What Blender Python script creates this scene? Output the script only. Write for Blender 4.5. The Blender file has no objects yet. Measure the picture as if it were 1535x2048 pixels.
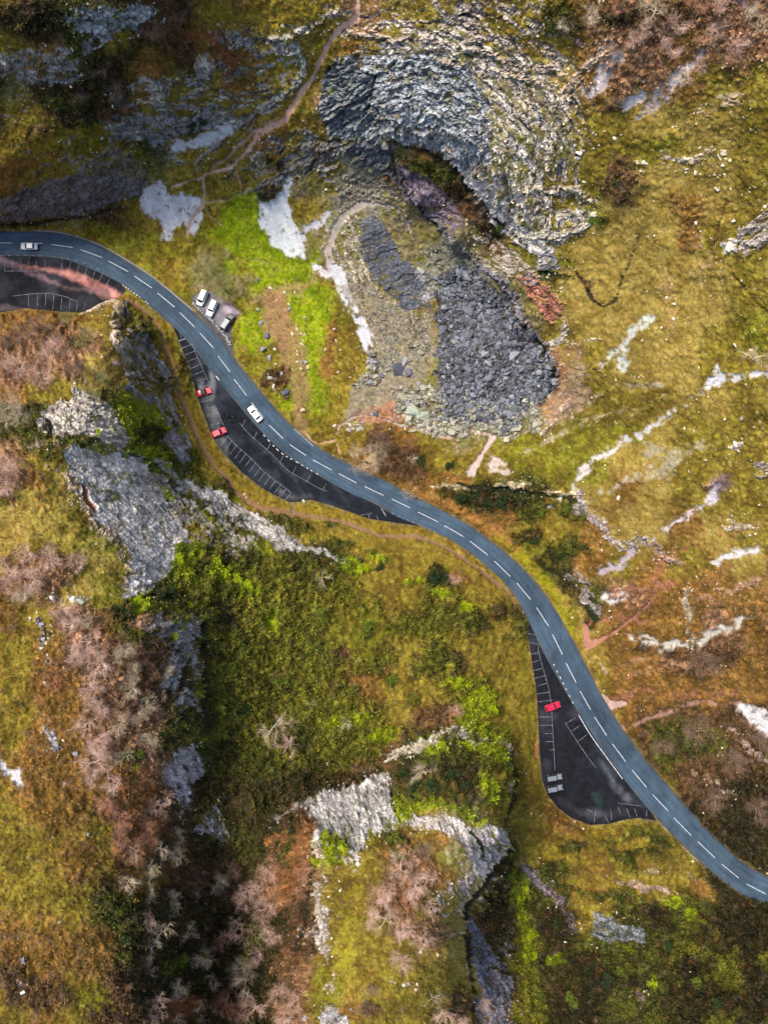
import bpy, bmesh, math, random
import numpy as np
from mathutils import Vector, Matrix
from mathutils.geometry import delaunay_2d_cdt

# ------------------------------------------------------------------ scene, camera, light
random.seed(7)
RNG = np.random.default_rng(11)
sc = bpy.context.scene
COL = sc.collection
CAMH = 214.0
FPX = 1609.0
CU, CV = 767.5, 1024.0
R = math.radians

cd = bpy.data.cameras.new('camera')
cam = bpy.data.objects.new('camera', cd)
COL.objects.link(cam)
cam.location = (0, 0, CAMH)
cam.rotation_euler = (0, 0, 0)
cd.sensor_fit = 'VERTICAL'
cd.angle_y = 2 * math.atan(CV / FPX)
cd.clip_start = 1.0
cd.clip_end = 3000
sc.camera = cam

SUN_EL, SUN_AZ = 60.0, 308.0       # azimuth clockwise from the top of the picture
w = bpy.data.worlds.new('World')
sc.world = w
w.use_nodes = True
nt = w.node_tree
bg = nt.nodes['Background']
sky = nt.nodes.new('ShaderNodeTexSky')
sky.sky_type = 'NISHITA'
sky.sun_disc = False
sky.sun_elevation = R(SUN_EL)
sky.sun_rotation = R(SUN_AZ)
sky.dust_density = 2.0
nt.links.new(sky.outputs[0], bg.inputs['Color'])
bg.inputs['Strength'].default_value = 0.14
sl = bpy.data.lights.new('sun', 'SUN')
sl.energy = 2.5
sl.angle = R(16)
sl.color = (1.0, 0.91, 0.78)
sun = bpy.data.objects.new('sun', sl)
COL.objects.link(sun)
sdir = Vector((math.sin(R(SUN_AZ)) * math.cos(R(SUN_EL)), math.cos(R(SUN_AZ)) * math.cos(R(SUN_EL)), math.sin(R(SUN_EL))))
sun.rotation_euler = sdir.to_track_quat('Z', 'Y').to_euler()
sun.location = (0, 0, 300)
sc.view_settings.view_transform = 'Standard'
sc.view_settings.look = 'None'
sc.view_settings.exposure = 1.22
sc.view_settings.gamma = 1.0
sc.view_settings.use_curve_mapping = False
sc.render.engine = 'CYCLES'
sc.cycles.max_bounces = 5
sc.cycles.diffuse_bounces = 3
sc.cycles.use_denoising = True

# ------------------------------------------------------------------ numeric helpers
def lin(c):
    c = np.asarray(c, dtype=np.float64) / 255.0
    return np.where(c <= 0.04045, c / 12.92, ((c + 0.055) / 1.055) ** 2.4)

def _hash(ix, iy, s):
    with np.errstate(over='ignore'):
        h = ix.astype(np.uint32) * np.uint32(374761393) + iy.astype(np.uint32) * np.uint32(668265263) + np.uint32((s * 2246822519 + 97) & 0xFFFFFFFF)
        h = (h ^ (h >> np.uint32(13))) * np.uint32(1274126177)
        h = (h ^ (h >> np.uint32(16))) * np.uint32(2246822519)
        h = h ^ (h >> np.uint32(15))
    return (h & np.uint32(0xFFFFFF)).astype(np.float32) / np.float32(0xFFFFFF)

def vnoise(x, y, s=0):
    xf = np.floor(x); yf = np.floor(y)
    ix = xf.astype(np.int64); iy = yf.astype(np.int64)
    fx = (x - xf).astype(np.float32); fy = (y - yf).astype(np.float32)
    fx = fx * fx * fx * (fx * (fx * 6 - 15) + 10); fy = fy * fy * fy * (fy * (fy * 6 - 15) + 10)
    a = _hash(ix, iy, s); b = _hash(ix + 1, iy, s); c = _hash(ix, iy + 1, s); d = _hash(ix + 1, iy + 1, s)
    return (a + (b - a) * fx) * (1 - fy) + (c + (d - c) * fx) * fy

def fbm(x, y, s=0, o=4, g=0.5):
    r = 0; a = 1.0; t = 0
    for i in range(o):
        r = r + a * vnoise(x + i * 17.3, y - i * 9.1, s + i * 31)
        t += a; a *= g
        x, y = (x * 0.8 - y * 0.6) * 2.03, (x * 0.6 + y * 0.8) * 2.03
    return r / t

def worley(x, y, s=0):
    """F1, F2 and a random number per cell"""
    xf = np.floor(x).astype(np.int64); yf = np.floor(y).astype(np.int64)
    f1 = np.full(x.shape, 9.0, np.float32); f2 = f1.copy(); idv = np.zeros(x.shape, np.float32)
    idw = idv.copy()
    for dx in (-1, 0, 1):
        for dy in (-1, 0, 1):
            cx = xf + dx; cy = yf + dy
            px = cx + _hash(cx, cy, s); py = cy + _hash(cx, cy, s + 7)
            d = np.sqrt((px - x) ** 2 + (py - y) ** 2).astype(np.float32)
            cid = _hash(cx, cy, s + 13); cid2 = _hash(cx, cy, s + 19)
            near = d < f1
            f2 = np.where(near, f1, np.minimum(f2, d))
            idv = np.where(near, cid, idv); idw = np.where(near, cid2, idw)
            f1 = np.where(near, d, f1)
    return f1, f2, idv, idw

def sstep(a, b, x):
    t = np.clip((x - a) / (b - a), 0, 1)
    return t * t * (3 - 2 * t)

def spline(pts, step=4.0):
    """Catmull-Rom through points (any dimension), resampled"""
    P = np.array(pts, float)
    Q = np.vstack([2 * P[0] - P[1], P, 2 * P[-1] - P[-2]])
    out = []
    for i in range(1, len(Q) - 2):
        n = max(2, int(np.linalg.norm(Q[i + 1][:2] - Q[i][:2]) / step))
        t = np.arange(n)[:, None] / n
        p0, p1, p2, p3 = Q[i - 1], Q[i], Q[i + 1], Q[i + 2]
        out.append(0.5 * ((2 * p1) + (-p0 + p2) * t + (2 * p0 - 5 * p1 + 4 * p2 - p3) * t ** 2 + (-p0 + 3 * p1 - 3 * p2 + p3) * t ** 3))
    out.append(P[-1:])
    return np.vstack(out)

def seg_dist(U, V, pts, wid=None):
    """distance to a polyline minus its local half width"""
    if wid is not None and not isinstance(wid, list): wid = [wid] * len(pts)
    best = np.full(U.shape, 1e9, np.float32)
    P = np.array(pts, float)
    for i in range(len(P) - 1):
        ax, ay = P[i][:2]; bx, by = P[i + 1][:2]
        dx, dy = bx - ax, by - ay
        L = dx * dx + dy * dy + 1e-9
        t = np.clip(((U - ax) * dx + (V - ay) * dy) / L, 0, 1)
        d = np.sqrt((U - ax - t * dx) ** 2 + (V - ay - t * dy) ** 2)
        if wid is not None:
            d = d - (wid[i] + (wid[i + 1] - wid[i]) * t)
        best = np.minimum(best, d.astype(np.float32))
    return best

def poly_sd(U, V, pts):
    """signed distance to a polygon, negative inside"""
    P = list(pts)
    d = seg_dist(U, V, P + [P[0]])
    inside = np.zeros(U.shape, bool)
    n = len(P)
    for i in range(n):
        x1, y1 = P[i][:2]; x2, y2 = P[(i + 1) % n][:2]
        if y1 == y2: continue
        c = ((y1 > V) != (y2 > V)) & (U < (x2 - x1) * (V - y1) / (y2 - y1) + x1)
        inside ^= c
    return np.where(inside, -d, d)

# ------------------------------------------------------------------ object helpers
def tag(o, label=None, cat=None, group=None, kind=None):
    if label and len(label.split()) > 16:
        label = label.replace(' of its colour', '').replace(' of its kind', '')
    if label: o['label'] = label
    if cat: o['category'] = cat
    if group: o['group'] = group
    if kind: o['kind'] = kind
    return o

def link(name, me, parent=None):
    o = bpy.data.objects.new(name, me)
    COL.objects.link(o)
    if parent is not None: o.parent = parent
    return o

def mesh_np(name, co, faces, mat=None, col=None, smooth=False):
    """mesh from numpy arrays; faces (n,3) or (n,4); col per vertex"""
    me = bpy.data.meshes.new(name)
    co = np.ascontiguousarray(co, np.float32); faces = np.ascontiguousarray(faces, np.int32)
    n, k = faces.shape
    me.vertices.add(len(co)); me.vertices.foreach_set('co', co.ravel())
    me.loops.add(n * k); me.loops.foreach_set('vertex_index', faces.ravel())
    me.polygons.add(n)
    me.polygons.foreach_set('loop_start', np.arange(0, n * k, k, dtype=np.int32))
    me.polygons.foreach_set('loop_total', np.full(n, k, np.int32))
    me.polygons.foreach_set('use_smooth', np.full(n, smooth, bool))
    if col is not None:
        a = me.color_attributes.new('Col', 'FLOAT_COLOR', 'POINT')
        c4 = np.ones((len(co), 4), np.float32); c4[:, :3] = col
        a.data.foreach_set('color', c4.ravel())
    me.update(calc_edges=True)
    if mat: me.materials.append(mat)
    return me

def empty(name, loc, rz=0):
    o = bpy.data.objects.new(name, None)
    COL.objects.link(o)
    o.location = loc; o.rotation_euler = (0, 0, rz)
    o.empty_display_size = 0.5
    return o

def copy_tree(o, parent=None):
    c = o.copy(); COL.objects.link(c)
    if parent is not None: c.parent = parent
    for ch in [x for x in KIDS.get(o.name, [])]:
        copy_tree(ch, c)
    return c
KIDS = {}
def part(name, me, parent):
    o = link(name, me, parent)
    KIDS.setdefault(parent.name, []).append(o)
    return o

# ------------------------------------------------------------------ materials
def mat_base(name, rough=0.9, spec=0.2):
    m = bpy.data.materials.new(name); m.use_nodes = True
    b = m.node_tree.nodes['Principled BSDF']
    b.inputs['Roughness'].default_value = rough
    b.inputs['Specular IOR Level'].default_value = spec
    return m, m.node_tree, b

def mat_col(name, rough=0.9, spec=0.15, nscale=2.0, lo=0.7, hi=1.3, bump=0.0, bscale=6.0, bdist=0.15, cracks=False, translucent=0.0):
    """vertex colour times a procedural noise, with bump"""
    m, t, b = mat_base(name, rough, spec)
    at = t.nodes.new('ShaderNodeAttribute'); at.attribute_name = 'Col'
    tc = t.nodes.new('ShaderNodeTexCoord')
    n = t.nodes.new('ShaderNodeTexNoise'); n.inputs['Scale'].default_value = nscale; n.inputs['Detail'].default_value = 5
    n.inputs['Roughness'].default_value = 0.65
    t.links.new(tc.outputs['Object'], n.inputs['Vector'])
    mr = t.nodes.new('ShaderNodeMapRange')
    mr.inputs['From Min'].default_value = 0.3; mr.inputs['From Max'].default_value = 0.7
    mr.inputs['To Min'].default_value = lo; mr.inputs['To Max'].default_value = hi
    t.links.new(n.outputs['Fac'], mr.inputs['Value'])
    mx = t.nodes.new('ShaderNodeVectorMath'); mx.operation = 'SCALE'
    t.links.new(at.outputs['Color'], mx.inputs[0]); t.links.new(mr.outputs[0], mx.inputs['Scale'])
    t.links.new(mx.outputs[0], b.inputs['Base Color'])
    if bump > 0:
        n2 = t.nodes.new('ShaderNodeTexNoise'); n2.inputs['Scale'].default_value = bscale; n2.inputs['Detail'].default_value = 6
        n2.inputs['Roughness'].default_value = 0.7
        t.links.new(tc.outputs['Object'], n2.inputs['Vector'])
        bp = t.nodes.new('ShaderNodeBump'); bp.inputs['Strength'].default_value = bump; bp.inputs['Distance'].default_value = bdist
        h = n2.outputs['Fac']
        if cracks:
            v = t.nodes.new('ShaderNodeTexVoronoi'); v.feature = 'DISTANCE_TO_EDGE'; v.inputs['Scale'].default_value = 1.1
            n3 = t.nodes.new('ShaderNodeVectorMath'); n3.operation = 'MULTIPLY_ADD'
            t.links.new(n2.outputs['Color'], n3.inputs[0]); n3.inputs[1].default_value = (0.5, 0.5, 0.5)
            t.links.new(tc.outputs['Object'], n3.inputs[2]); t.links.new(n3.outputs[0], v.inputs['Vector'])
            ml = t.nodes.new('ShaderNodeMapRange'); ml.inputs['From Max'].default_value = 0.12
            t.links.new(v.outputs['Distance'], ml.inputs['Value'])
            ad = t.nodes.new('ShaderNodeMath'); ad.operation = 'ADD'
            t.links.new(h, ad.inputs[0]); t.links.new(ml.outputs[0], ad.inputs[1]); h = ad.outputs[0]
        t.links.new(h, bp.inputs['Height']); t.links.new(bp.outputs['Normal'], b.inputs['Normal'])
    return m

def mat_flat(name, rgb, rough=0.5, spec=0.5, metal=0.0, var=0.12, nscale=3.0, coat=0.0):
    m, t, b = mat_base(name, rough, spec)
    b.inputs['Metallic'].default_value = metal
    b.inputs['Coat Weight'].default_value = coat
    tc = t.nodes.new('ShaderNodeTexCoord')
    n = t.nodes.new('ShaderNodeTexNoise'); n.inputs['Scale'].default_value = nscale; n.inputs['Detail'].default_value = 4
    t.links.new(tc.outputs['Object'], n.inputs['Vector'])
    cr = t.nodes.new('ShaderNodeValToRGB')
    c = np.array(rgb, float)
    cr.color_ramp.elements[0].position = 0.3; cr.color_ramp.elements[1].position = 0.7
    cr.color_ramp.elements[0].color = (*np.clip(c * (1 - var), 0, 1), 1)
    cr.color_ramp.elements[1].color = (*np.clip(c * (1 + var), 0, 1), 1)
    t.links.new(n.outputs['Fac'], cr.inputs['Fac']); t.links.new(cr.outputs[0], b.inputs['Base Color'])
    return m

M_TURF = mat_col('turf', 0.95, 0.1, 1.6, 0.72, 1.28, 0.5, 3.0, 0.25)
M_ROCK = mat_col('limestone', 0.88, 0.2, 1.2, 0.7, 1.3, 0.9, 2.2, 0.35, cracks=True)
M_SCREE = mat_col('scree_gravel', 0.95, 0.1, 4.0, 0.75, 1.2, 0.7, 7.0, 0.15)
M_DIRT = mat_col('trodden_soil', 0.95, 0.1, 3.0, 0.8, 1.2, 0.4, 5.0, 0.1)
M_LEAF = mat_col('leaf', 0.8, 0.2, 0.7, 0.8, 1.2)
M_STONE = mat_col('loose_stone', 0.9, 0.15, 3.0, 0.8, 1.2, 0.5, 6.0, 0.08)
M_ASPH = mat_col('asphalt', 0.9, 0.08, 1.5, 0.9, 1.1, 0.25, 30.0, 0.01)
M_PAINT = mat_flat('road_paint', (0.50, 0.53, 0.56), 0.7, 0.2, 0, 0.35, 2)
M_WORN = mat_flat('worn_paint', (0.13, 0.14, 0.155), 0.8, 0.2, 0, 0.7, 1.2)
M_KERB = mat_flat('kerb_stone', (0.20, 0.19, 0.19), 0.9, 0.2, 0, 0.25, 2)

# ------------------------------------------------------------------ survey: plan positions (picture units, 7.5 to the metre on the road)
ROAD_UP = [(-260,470),(-120,462),(0,463),(60,463),(110,466),(150,474),(200,492),(250,520),(300,552),(345,588),(392,628),(432,668),(468,715),(500,757),(536,800),(570,838),(610,874),(655,906),(710,934),(760,956),(810,984),(870,1014),(930,1046),(984,1084),(1040,1132),(1080,1176),(1112,1222),(1142,1275),(1172,1332),(1203,1392),(1242,1454),(1290,1518),(1348,1586),(1410,1654),(1470,1713),(1520,1746),(1570,1762),(1700,1770),(1820,1740)]
ROAD_LO = [(-260,528),(-120,514),(0,512),(60,512),(110,516),(150,525),(200,546),(243,568),(283,598),(320,630),(358,664),(392,704),(426,748),(460,790),(500,838),(545,886),(596,926),(652,960),(700,986),(745,1006),(795,1034),(850,1056),(905,1082),(955,1117),(1003,1160),(1034,1200),(1056,1242),(1080,1294),(1112,1352),(1152,1420),(1200,1494),(1248,1560),(1290,1612),(1330,1655),(1380,1704),(1432,1752),(1485,1790),(1560,1818),(1700,1828),(1850,1800)]
BAY_A = [(-260,524),(-120,512),(0,510),(60,510),(110,514),(150,523),(200,544),(240,566),(252,580),(240,594),(215,600),(200,606),(180,618),(160,625),(130,624),(100,621),(50,616),(0,625),(-120,640),(-260,650)]
BAY_B = [(338,640),(350,662),(364,697),(380,735),(392,785),(408,830),(424,870),(448,908),(484,945),(530,980),(578,1004),(598,1003),(620,999),(660,1010),(700,1024),(740,1038),(790,1045),(845,1053),(852,1050),(795,1028),(745,1001),(700,981),(652,955),(596,921),(545,881),(500,833),(460,785),(426,743),(392,700),(362,660),(345,640)]
BAY_C = [(1056,1250),(1058,1290),(1066,1340),(1073,1390),(1076,1440),(1078,1500),(1084,1560),(1096,1592),(1116,1616),(1142,1636),(1180,1650),(1215,1648),(1245,1640),(1275,1636),(1312,1641),(1290,1608),(1252,1560),(1204,1494),(1156,1420),(1116,1352),(1084,1294),(1062,1246)]
PULL = [(388,612),(384,597),(396,586),(420,582),(444,598),(462,608),(481,625),(474,632),(462,646),(461,668),(465,694),(468,712),(452,695),(430,668),(408,642)]
PAVED = [ROAD_UP + ROAD_LO[::-1], BAY_A, BAY_B, BAY_C, PULL]

# ground cover, one letter per 64 units (rows top to bottom); E paints in dark corners
COVER = """E E d d b b g g g g g t g g g g g d o p b b p p
g o d D D b o o g g g g k k k g g g o p p o p b
k D D D o g g o g g g k k k k k k y o p p o g g
g b D b g g g g g g t k k k k k k k g g o g g g
g g g g d g g g o g g k k o k k k k g g G g g g
o g g d k g g g g k g k b d b k k g g b y y y g
b k k b g g g Y k g k k k k b b k g G y y o y g
g g g G G g G Y Y k k k k k k b G g y y y o g g
d d d G G g k G Y Y g k k k k k k y y y y y y G
o o g g G G k G t Y G g k k k k k y y y y y y G
o p p g d G d G t Y g g g k k k k g y y y y g G
p p p y d d g g t Y g g k k k k k t g y y y g g
o g g f d g g b Y Y g g t k k k k t g g g y y g
d d d m d g g g G g g g o g k k G G G G y g g g
p g k k m d g g g g g o b g g g G G G y y g g g
p g g k k d d g g g g g o o d d d g y o y g g g
y g g k k g d d g g g g g g o o d g o y y o y g
y g G G k m f d f d d g g g g g g d o g o g o y
p p y G d f f f f f f g g f g g g y d p o o o o
g g p o d f f f f f f f f f f g d y y o o o p o
g o p p b D f f f f f f g f g g g o y o o b b o
g o o p b D f f f f f o g g f g g o g o o o o o
g o o p p d f f f f f f g b m g g g g o b d b b
g o o o p D d f f f f f b d d m g g g g b b d b
g g o o r b D D d D D b d d D f g g g g g b b b
g g o r r b d d D b k m m y k g g o g g g E E E
g g o r b b D b D r m g o g k d g g g d d g E E
g g g b o b b D p p g g p o k d d d o g g g E E
g g g d D D D D D b g g p g y D d E g d E d E E
o g g d D D D D D b g g g y y D f E d d d f E E
b g g b D D D D D p g g g g y D f d E E d E f E
g o g b D r D D D p o g g g g p f E E d d E E E"""
PAL = {  # ground tones: main tone, second tone, lumpiness, twig cover
 'g': ((128,114,36), (98,82,30), .25, .05), 'G': ((114,114,26), (92,84,26), .25, .0), 'y': ((152,132,66), (134,112,48), .15, .0),
 'E': ((44,38,20), (28,26,14), .95, .4), 'Y': ((126,142,10), (100,118,12), .08, .0), 'o': ((134,96,46), (100,76,32), .4, .25), 'b': ((94,66,44), (60,46,26), .8, .9),  # E: darkening of the corners and gully painted into the ground colour
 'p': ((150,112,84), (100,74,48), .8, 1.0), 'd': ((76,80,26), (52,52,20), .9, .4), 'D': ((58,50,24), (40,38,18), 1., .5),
 'm': ((132,142,18), (92,104,16), .9, .1), 'r': ((142,90,52), (104,72,40), .7, 1.0), 'k': ((124,112,84), (106,104,44), .35, .1),
 't': ((156,116,84), (138,106,66), .1, .0), 'f': ((106,104,32), (74,72,24), 1., .2)}

HP = """-300 300 45 -300 -100 70 -100 -300 80 300 -300 80 700 -300 70 1100 -300 95 1500 -300 110 1800 100 110 1800 600 90 1800 1000 70 1800 1400 45 1750 1650 20 1750 1900 25 1750 2300 60 1300 2350 50 900 2350 60 400 2350 90 -200 2300 95 -300 1800 88 -300 1400 80 -300 1000 66 -300 750 45
0 440 4 0 385 26 100 430 4 100 350 30 200 405 4 200 300 32 290 375 8 300 320 20 50 250 40 0 160 48 0 90 62 150 100 55 150 30 65 300 0 68 300 60 58 200 170 46 350 200 36 300 260 26 400 120 42 450 30 52 560 60 52 560 100 46 600 150 42 640 160 40 640 20 56 700 60 52 540 230 32 450 290 22 400 350 14 340 390 10 330 470 3 430 440 4 500 370 12 570 350 16 550 500 3 480 500 1.5 600 600 1.5 640 700 1.5 640 830 1 540 700 1 620 430 10 680 330 22 720 270 34 680 200 42 750 150 50 850 100 58 850 250 46 780 266 42
800 305 32 870 335 29 930 390 26 1000 470 20 900 295 48 960 350 45 1030 430 42 1085 490 38 950 200 55 950 60 64 1100 100 68 1100 250 60 1150 400 48 1130 540 36 1060 530 32 800 330 31 850 395 28 915 470 25 1000 550 23 1050 630 22 1115 740 20
845 425 17 880 500 12 930 560 10 990 620 9 1040 700 9 1095 785 9 960 700 11 900 800 7 850 850 4 1000 880 6 1090 850 11 740 450 14 800 560 9 760 640 5 720 760 2.5 700 850 1.5 700 400 15 740 370 18
1150 620 32 1150 760 24 1200 860 22 1120 945 13 1060 920 8 900 950 3 1000 960 9 1000 985 5 1200 1000 20 1120 1020 6 1100 1100 2 1200 1150 10 1160 1250 2 1300 1000 32 1300 1200 24 1250 1350 6 1350 1350 18 1300 1450 6 1400 1500 14 1450 1650 7 1535 1700 4 1535 1500 28 1535 1350 40 1535 1200 52 1535 1000 60 1400 900 48 1535 800 68 1300 700 46 1400 600 60 1535 600 74 1250 500 50 1200 350 58 1300 300 68 1400 400 70 1535 400 80 1300 150 78 1500 200 88 1200 50 78 1535 20 95
0 640 14 100 640 18 215 615 12 215 640 24 100 720 36 0 740 42 200 720 34 230 680 30 265 640 6 300 700 8 330 780 6 350 850 5 300 740 14 260 760 26 150 790 44 90 850 50 0 850 52 230 860 38 300 880 20 370 930 5 340 900 12 110 900 56 0 950 62 60 1050 66 150 1040 60 250 1120 58 200 950 46 260 950 36 330 1000 24 400 1010 13 460 1020 5 500 1040 4 540 1060 8 600 1090 7 420 1080 24 370 1080 30 340 1140 42 450 1130 28 560 1130 20 650 1120 11 700 1090 5 800 1100 3 800 1150 10 900 1150 5 1000 1200 3 900 1250 12 1000 1350 6 1040 1300 1.5 1030 1420 4 1030 1550 6 700 1250 24 550 1250 30 450 1250 39 415 1300 41 700 1400 28 850 1350 20 550 1400 32 450 1500 40 410 1400 44 395 1560 44 650 1500 30 800 1450 24 900 1430 18 1000 1480 12 600 1560 36 500 1600 42 770 1535 30
380 1240 50 385 1330 52 375 1440 56 300 1250 64 250 1300 70 320 1500 66 300 1700 66 0 1200 72 100 1400 76 0 1600 80 150 1800 82 0 2048 86 250 2000 78 280 1850 72 450 1750 36 500 1900 32 420 2000 40 560 1800 40 550 2048 42
610 1605 37 640 1670 58 700 1595 36 720 1680 62 790 1665 60 790 1590 40 850 1500 34 850 1560 44 950 1540 40 1005 1560 34 1015 1620 32 1045 1620 12 800 1750 70 900 1700 66 990 1665 54 1015 1700 22 960 1750 58 990 1790 20 895 1900 66 945 1900 26 750 1900 72 680 1800 68 640 1800 60 612 1900 50 700 2048 72 850 2048 62 890 2000 56 950 2048 30
1060 1700 10 1000 1850 14 1050 1950 16 1100 1750 12 1200 1720 7 1300 1730 5 1350 1780 5 1150 1800 14 1250 1850 16 1200 1950 26 1100 2048 24 1300 1950 24 1350 2048 36 1450 1900 14 1535 1900 22 1535 2048 40 1450 1830 4"""

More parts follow.
